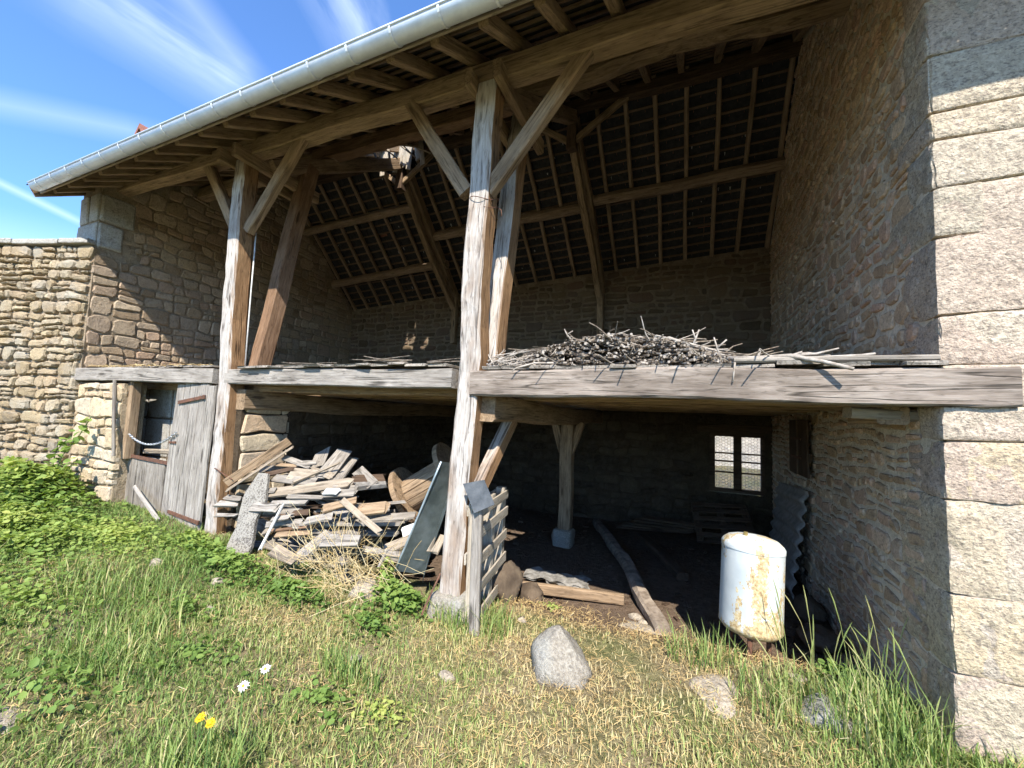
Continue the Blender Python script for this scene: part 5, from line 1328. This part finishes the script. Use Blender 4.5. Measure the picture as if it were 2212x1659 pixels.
def grass_field():
    n = 185000
    x = nrg.uniform(-8.2, 1.9, n); y = nrg.uniform(-2.7, 0.75, n)
    dist = np.hypot(x, y + 3.0); keep = nrg.random(n) < np.clip(1.45 - dist / 9.0, 0.45, 1)
    keep &= ~((y > 0.0) & (x < -4.9)) & ~((y > 0.12) & (x < -2.2)) & ~((x > 1.28) & (y > -0.02)) & ~((x < -8.2 + 0.0))
    keep &= nrg.random(n) < np.clip(1.3 - (y - 0.1) * 2.2, 0.0, 1)
    x, y = x[keep], y[keep]; d = dryness(x, y)
    k2 = nrg.random(len(x)) < np.clip(1.3 - 1.0 * d, 0.10, 1); x, y, d = x[k2], y[k2], d[k2]; n = len(x)
    tuft = smooth_noise(x, y, 2.2, 21.0)
    h = nrg.gamma(6, 0.0072, n) * (1 + 1.3 * np.clip(tuft, 0, 1)) * (1 - 0.35 * np.clip(d, 0, 1)); h = np.clip(h, 0.02, 0.22)
    tint = np.clip(0.05 + d * 0.85 + nrg.normal(0, 0.20, n), 0.0, 1)
    me = blades('grass', 'grass_blade', x, y, gzv(x, y), h, nrg.uniform(0.0035, 0.0075, n), h * nrg.uniform(0.2, 1.1, n), nrg.uniform(0, 6.283, n), tint)
    o = obj('grass', me, kind='stuff'); o['label'] = 'patchy green and yellowing grass covering the yard in front of the barn'; o['category'] = 'grass'
    # outlying grass, thinner
    n = 26000; x = np.concatenate([nrg.uniform(-9, 5, n), nrg.uniform(1.3, 5, 15000)]); y = np.concatenate([nrg.uniform(-6.5, -2.7, n), nrg.uniform(-2.7, -0.04, 15000)]); n = len(x)
    k3 = ~((x < -8.4 - 3.0 * (y + 0.2) * 0)); x, y = x[k3], y[k3]; n = len(x)
    me = blades('grass', 'grass_blade', x, y, gzv(x, y), nrg.uniform(0.05, 0.15, n), nrg.uniform(0.006, 0.010, n), nrg.uniform(0.02, 0.1, n), nrg.uniform(0, 6.283, n), np.clip(nrg.normal(0.4, 0.2, n), 0, 1))
    o = obj('grass', me, kind='stuff'); o['label'] = 'thin grass on the yard in the nearest foreground and by the right wall'; o['category'] = 'grass'
    # flattened straw and dead stems
    n = 90000; x = nrg.uniform(-6.5, 1.9, n); y = nrg.uniform(-2.6, 1.25, n); d = dryness(x, y)
    bare = smooth_noise(x, y, 2.4, 55.0)
    keep = (nrg.random(n) < np.clip(d * 1.25 - 0.12, 0.03, 1) * np.clip(1.0 - 2.2 * np.clip(bare - 0.08, 0, 1), 0.12, 1)) & ~((y > 0.05) & (x < -2.1)) & ~((x > 1.28) & (y > 0)) & (nrg.random(n) < np.clip(1.5 - 0.95 * np.maximum(y - 0.25, 0), 0, 1))
    x, y = x[keep], y[keep]; n = len(x); az = nrg.uniform(0, 6.283, n); L_ = nrg.uniform(0.012, 0.06, n); w = nrg.uniform(0.0012, 0.0027, n)
    z = gzv(x, y) + nrg.uniform(0.004, 0.05, n); dz = nrg.normal(0, 0.02, n); dx, dy = np.cos(az) * L_, np.sin(az) * L_; sx, sy = -np.sin(az) * w, np.cos(az) * w
    V = np.zeros((n, 4, 3)); V[:, 0] = np.stack([x, y, z], 1); V[:, 1] = np.stack([x + sx, y + sy, z + w * 0.5], 1); V[:, 2] = np.stack([x + dx + sx, y + dy + sy, z + dz + w * .5], 1); V[:, 3] = np.stack([x + dx, y + dy, z + dz], 1)
    me = raw_mesh('straw', V.reshape(-1, 3), np.arange(4 * n), np.full(n, 4), 'straw_blade', np.clip(nrg.normal(0.42, 0.22, n), 0, 1))
    o = obj('straw', me, kind='stuff'); o['label'] = 'dry yellow straw littering the ground before the open bay'; o['category'] = 'straw'
grass_field()

LEAF = np.array([(0, 0, 0), (0.28, 0.36, 0.06), (0.28, -0.36, 0.06), (0.68, 0.30, 0.03), (0.68, -0.30, 0.03), (1.0, 0, -0.08), (0.35, 0, -0.03), (0.7, 0, -0.05)])
LF = [(0, 6, 1), (0, 2, 6), (6, 7, 3, 1), (6, 2, 4, 7), (7, 5, 3), (7, 4, 5)]
LFI = np.concatenate([np.array(f) for f in LF]); LFC = np.array([len(f) for f in LF])
def leaves(x, y, z, size, az, pitch, roll, narrow=1.0):
    n = len(x); ca, sa, cp, sp, cr, sr = np.cos(az), np.sin(az), np.cos(pitch), np.sin(pitch), np.cos(roll), np.sin(roll)
    X = np.stack([ca * cp, sa * cp, sp], 1); Y0 = np.stack([-sa, ca, np.zeros(n)], 1); Z0 = np.cross(X, Y0)
    Y = Y0 * cr[:, None] + Z0 * sr[:, None]; Z = np.cross(X, Y)
    V = np.stack([x, y, z], 1)[:, None, :] + size[:, None, None] * (LEAF[None, :, 0:1] * X[:, None, :] + LEAF[None, :, 1:2] * narrow * Y[:, None, :] + LEAF[None, :, 2:3] * Z[:, None, :])
    F = (np.arange(n) * 8)[:, None] + LFI[None, :]
    return V.reshape(-1, 3), F.ravel(), np.tile(LFC, n)
def leaf_patch(name, patches, label, cat, kind='stuff', mat='leaf'):
    XS = []; 
    for (cx, cy, rx, ry, hgt, n, s0, s1, t0, t1) in patches:
        a = nrg.uniform(0, 6.283, n); r = np.abs(nrg.normal(0, 0.62, n)) ** 0.8; x = cx + rx * r * np.cos(a); y = cy + ry * r * np.sin(a)
        ok = ~((x < -8.15) | ((y > -0.22) & (x < -7.0)) | ((y > -0.04) & (x < -4.95)))
        x, y, r = x[ok], y[ok], r[ok]; m = len(x)
        if not m: continue
        lump = 0.65 + 0.6 * smooth_noise(x, y, 3.0, 40.0)
        top_ = hgt * np.exp(-1.1 * r * r) * lump; z = gzv(x, y) + 0.02 + top_ * nrg.random(m) ** 0.5
        tint = np.clip(t0 + (t1 - t0) * (0.35 * nrg.random(m) + 0.65 * (z - gzv(x, y)) / (hgt + 1e-3)) + nrg.normal(0, 0.06, m), 0, 1)
        XS.append((x, y, z, s0 * 0.6 + (s1 * 1.25 - s0 * 0.6) * nrg.random(m) ** 1.7, tint))
    x, y, z, s, tn = (np.concatenate(c) for c in zip(*XS)); n = len(x)
    V, F, Cn = leaves(x, y, z, s, nrg.uniform(0, 6.283, n), nrg.normal(-0.1, 0.35, n), nrg.normal(0, 0.4, n), 0.95)
    o = obj(name, raw_mesh(name, V, F, Cn, mat, np.repeat(tn, len(LF))), kind=kind); o['label'] = label; o['category'] = cat
    return o
leaf_patch('nettles', [(-7.6, -0.75, 1.0, 0.6, 0.46, 3600, 0.03, 0.08, 0.15, 1.0), (-8.0, -1.4, 0.9, 0.7, 0.38, 2400, 0.03, 0.08, 0.2, 1.0), (-6.4, -1.15, 1.1, 0.6, 0.25, 4500, 0.03, 0.06, 0.3, 1.0),
    (-6.9, -1.9, 1.2, 0.7, 0.25, 2200, 0.02, 0.06, 0.25, 0.95), (-5.6, -0.65, 0.9, 0.4, 0.16, 2200, 0.02, 0.05, 0.4, 1.0), (-4.6, -1.6, 0.9, 0.5, 0.14, 900, 0.02, 0.05, 0.2, 0.8), (-5.4, -2.0, 0.9, .5, .18, 1000, .02, .055, 0.2, .8)],
    'dense green weeds and ground cover filling the left corner of the yard', 'weeds')
leaf_patch('weeds', [(-4.05, -0.42, 0.75, 0.22, 0.22, 1500, 0.02, 0.055, 0.1, 0.75), (-3.2, -0.40, 0.5, 0.16, 0.16, 900, 0.025, 0.05, 0.0, 0.6), (-4.75, -0.35, 0.4, 0.2, 0.2, 800, 0.025, 0.05, 0.3, 0.9)],
    'dark green bramble seedlings growing along the front of the scrap heap', 'weeds')
leaf_patch('weeds', [(-2.28, -0.12, 0.28, 0.16, 0.34, 750, 0.035, 0.065, 0.2, 0.75), (-2.25, -0.45, 0.2, 0.14, 0.12, 260, 0.03, 0.055, 0.05, 0.5), (-2.5, 0.02, .15, .1, .38, 160, .03, .05, .4, .9)],
    'leafy green weed clump left of the middle post', 'weeds')
leaf_patch('weeds', [(-2.9, -1.30, 0.35, 0.22, 0.09, 200, 0.02, 0.05, 0.1, 0.6), (-1.95, -1.15, 0.3, 0.2, 0.11, 200, 0.02, 0.045, 0.1, 0.6), (-1.6, -1.05, 0.2, 0.12, 0.06, 200, 0.015, 0.03, 0.6, 1.0), (-3.3, -1.85, 0.5, 0.3, 0.10, 280, 0.02, 0.055, 0.05, 0.55), (-0.4, -1.05, 0.12, 0.08, 0.05, 60, 0.02, 0.04, 0.3, 0.8), (0.95, 0.55, 0.2, 0.2, 0.16, 120, 0.03, 0.06, 0.1, 0.6), (-1.2, 0.85, .15, .08, .1, 60, .02, .045, .4, .9), (-3.6, -1.0, .4, .2, .08, 300, .02, .05, .1, .6), (1.15, -.45, .25, .2, .08, 120, .02, .05, .1, .6)],
    'low broad leaved weeds scattered through the grass', 'weeds')
def bramble():
    t = thing('bramble', (-7.9, -0.4, 0.5), 'young bramble climbing the stones beside the pen door', 'bramble'); st = MB(); LX = []
    for pts in ([(-7.9, -0.45, 0.5), (-7.8, -0.40, 0.95), (-7.6, -0.32, 1.25), (-7.45, -0.28, 1.5)], [(-7.9, -0.45, 0.5), (-7.95, -0.42, 1.0), (-7.75, -0.36, 1.22)], [(-7.8, -0.45, 0.5), (-7.55, -0.42, 0.8), (-7.35, -0.4, 0.95)]):
        st.tube(pts, 0.006, 5)
        P = [Vector(p) for p in pts]
        for i in range(len(P) - 1):
            for k in range(5):
                q = P[i].lerp(P[i + 1], (k + 0.5) / 5)
                for _ in range(3): LX.append((q.x + rnd.uniform(-.04, .04), q.y - 0.02 + rnd.uniform(-.04, .02), q.z + rnd.uniform(-.03, .03)))
    st.build('stem', 'stem_green', t)
    A = np.array(LX); n = len(A); V, F, Cn = leaves(A[:, 0], A[:, 1], A[:, 2], nrg.uniform(0.06, 0.11, n), nrg.uniform(0, 6.283, n), nrg.normal(-0.3, 0.4, n), nrg.normal(0, 0.5, n), 1.2)
    o = obj('foliage', raw_mesh('foliage', V, F, Cn, 'leaf', np.repeat(nrg.uniform(0.2, 0.85, n), len(LF))), t)
bramble()
def tall_grass():
    spots = []
    for (cx, cy, rx, ry, n, h0, h1) in ((1.02, 0.02, 0.26, 0.30, 330, 0.12, 0.38), (0.55, 0.05, 0.3, 0.25, 260, 0.08, 0.26), (0.1, 0.42, 0.25, 0.2, 180, 0.1, 0.26), (1.05, -0.5, 0.25, 0.25, 300, 0.06, 0.18), (-1.42, 0.05, 0.14, 0.2, 160, 0.1, 0.28), (-1.75, -.08, .2, .06, 140, .1, .25),
                                       (-2.0, -0.9, 0.25, 0.1, 260, 0.08, 0.2), (-2.05, -1.75, 0.2, 0.15, 300, 0.1, 0.24), (-4.2, -1.2, .8, .25, 500, .1, .25), (-3.4, -1.5, .5, .3, 400, .08, .2), (-6.4, -1.6, 0.9, .3, 500, .12, .28)):
        a = nrg.uniform(0, 6.283, n); r = np.sqrt(nrg.random(n)); spots.append((cx + rx * r * np.cos(a), cy + ry * r * np.sin(a), nrg.uniform(h0, h1, n)))
    x, y, h = (np.concatenate(c) for c in zip(*spots)); ok = ~((x > 1.27) & (y > -0.05)); x, y, h = x[ok], y[ok], h[ok]; n = len(x)
    me = blades('tall_grass', 'grass_blade', x, y, gzv(x, y), h, nrg.uniform(0.005, 0.009, n), h * nrg.uniform(0.1, 0.8, n), nrg.uniform(0, 6.283, n), np.clip(nrg.normal(0.36, 0.24, n), 0, 1))
    o = obj('tall_grass', me, kind='stuff'); o['label'] = 'longer grass tufts standing by the pier, the posts and the weeds'; o['category'] = 'grass'
    st = MB(); R = random.Random(6)
    for i in range(34):                        # flowering stems with seed heads
        x, y = R.uniform(0.55, 1.2), R.uniform(-0.15, 0.45); h = R.uniform(0.35, 0.72); lx, ly = R.uniform(-0.22, 0.12), R.uniform(-.1, .1); z = gz(x, y); t_ = R.uniform(0.4, 0.75)
        P = [Vector((x + lx * q * q, y + ly * q * q, z + h * q * (1 - 0.12 * q))) for q in (0, 0.3, 0.6, 0.85, 1.0)]
        st.tube(P, [0.0022, 0.002, 0.0016, 0.004, 0.001], 4, tint=t_, caps=False)
    o = st.build('grass_stems', 'grass_blade', kind='stuff'); o['label'] = 'tall seeding grass stems in front of the right pier'; o['category'] = 'grass'
    # dried stalks tangled over the scrap heap
    st = MB()
    for i in range(420):
        x = R.gauss(-2.95, 0.28); y = R.uniform(-0.32, 0.12); z = max(gz(x, y), 0.05) + R.uniform(0.0, 0.42); 
        st.tube(stick_pts((x, y, z), (R.uniform(-1, 1), R.uniform(-.6, .4), R.uniform(-.6, 1.0)), R.uniform(0.12, 0.45), 0.07, 4), 0.0017, 4, tint=R.uniform(0.5, 1), caps=False)
    o = st.build('dead_stalks', 'straw_blade', kind='stuff'); o['label'] = 'tangle of bleached dead stalks over the right of the scrap heap'; o['category'] = 'dead stalks'
    st = MB()
    for i in range(260):
        x = R.uniform(-8.1, -5.5); y = -0.13 + (x + 8.3) * 0.055 + R.uniform(-.02, .15)
        d = Vector((R.uniform(-1, 1), R.uniform(-.5, .5), R.uniform(-.1, .3))) * 0.06; p = Vector((x, y, 2.215 + R.uniform(0, 0.025))); st.tube([p - d, p + d], 0.0025, 3, tint=R.random(), caps=False)
    o = st.build('hay_wisps', 'straw_blade', kind='stuff'); o['label'] = 'wisps of old hay on top of the beam over the pen door'; o['category'] = 'hay'
tall_grass()
def flower(x, y, zt, lean, kind, label, group=None):
    t = thing('daisy' if kind == 'daisy' else 'yellow_flower', (x, y, gz(x, y)), label, 'flower', group)
    top_ = Vector((x + lean[0], y + lean[1], zt)); st = MB(); st.tube([(x, y, gz(x, y) - .01), (x + lean[0] * .3, y + lean[1] * .3, (gz(x, y) + zt) / 2), top_], 0.0028, 5); st.build('stem', 'stem_green', t)
    tilt = Vector((0.25, -0.55, 0.8)).normalized(); u = tilt.cross(Vector((1, 0, 0))).normalized(); v = tilt.cross(u); n = 12 if kind == 'daisy' else 18; rr = 0.024 if kind == 'daisy' else 0.019
    for ring in ((1.0,) if kind == 'daisy' else (1.0, 0.65)):
        for k in range(n):
            a = 2 * math.pi * k / n + ring; d = u * math.cos(a) + v * math.sin(a); s = tilt.cross(d); w = rr * 0.15; ring_ = ring * rnd.uniform(0.85, 1.12); pm = MB(); lift = tilt * (0.004 if ring == 1 else 0.009)
            q = [d * rr * 0.2 + s * w * .5, d * rr * 0.2 - s * w * .5, d * rr * ring_ * 0.8 - s * w + lift, d * rr * ring_ * 1.15 + lift * rnd.uniform(-1.5, 1.5), d * rr * ring_ * 0.8 + s * w + lift]
            pm.add([top_ + p for p in q], [(0, 1, 2, 3, 4)]); pm.build('petal', 'petal_white' if kind == 'daisy' else 'petal_yellow', t)
    dm = MB(); dm.tube([top_ - tilt * 0.003, top_ + tilt * 0.006, top_ + tilt * 0.009], [rr * 0.3, rr * 0.3, rr * 0.12], 10); dm.build('disc', 'petal_yellow', t)
flower(-2.02, -1.60, 0.33, (-0.03, 0.02), 'daisy', 'white daisy nearest the viewer, left of centre in the grass')
flower(-2.08, -1.44, 0.31, (-0.03, 0.02), 'daisy', 'white daisy standing just behind the nearer one')
flower(-2.02, -1.80, 0.31, (-0.02, 0.02), 'yellow', 'left one of two yellow flowers in the foreground grass')
flower(-1.96, -1.79, 0.30, (-0.02, 0.02), 'yellow', 'right one of two yellow flowers in the foreground grass')

def floor_litter():
    R = random.Random(44); mb = MB()
    for i in range(240):                       # wood chips, clods and crumbs of mortar on the dirt floor
        x, y = R.uniform(-4.6, 1.2), 0.9 + 3.9 * R.random() ** 1.4; a = R.uniform(0, 6.28)
        l = R.uniform(0.015, 0.09) * (1.5 if R.random() < 0.1 else 1); d = (l, l * R.uniform(0.2, 0.7), R.uniform(0.006, 0.03))
        mb.box((x, y, gz(x, y) + d[2] * 0.4), d, Matrix.Rotation(a, 3, 'Z') @ Matrix.Rotation(R.uniform(-.3, .3), 3, 'X'), R.random())
    o = mb.build('floor_litter', 'wood_dark', kind='stuff'); o['label'] = 'chips and crumbs littering the dirt floor inside the barn'; o['category'] = 'litter'
floor_litter()
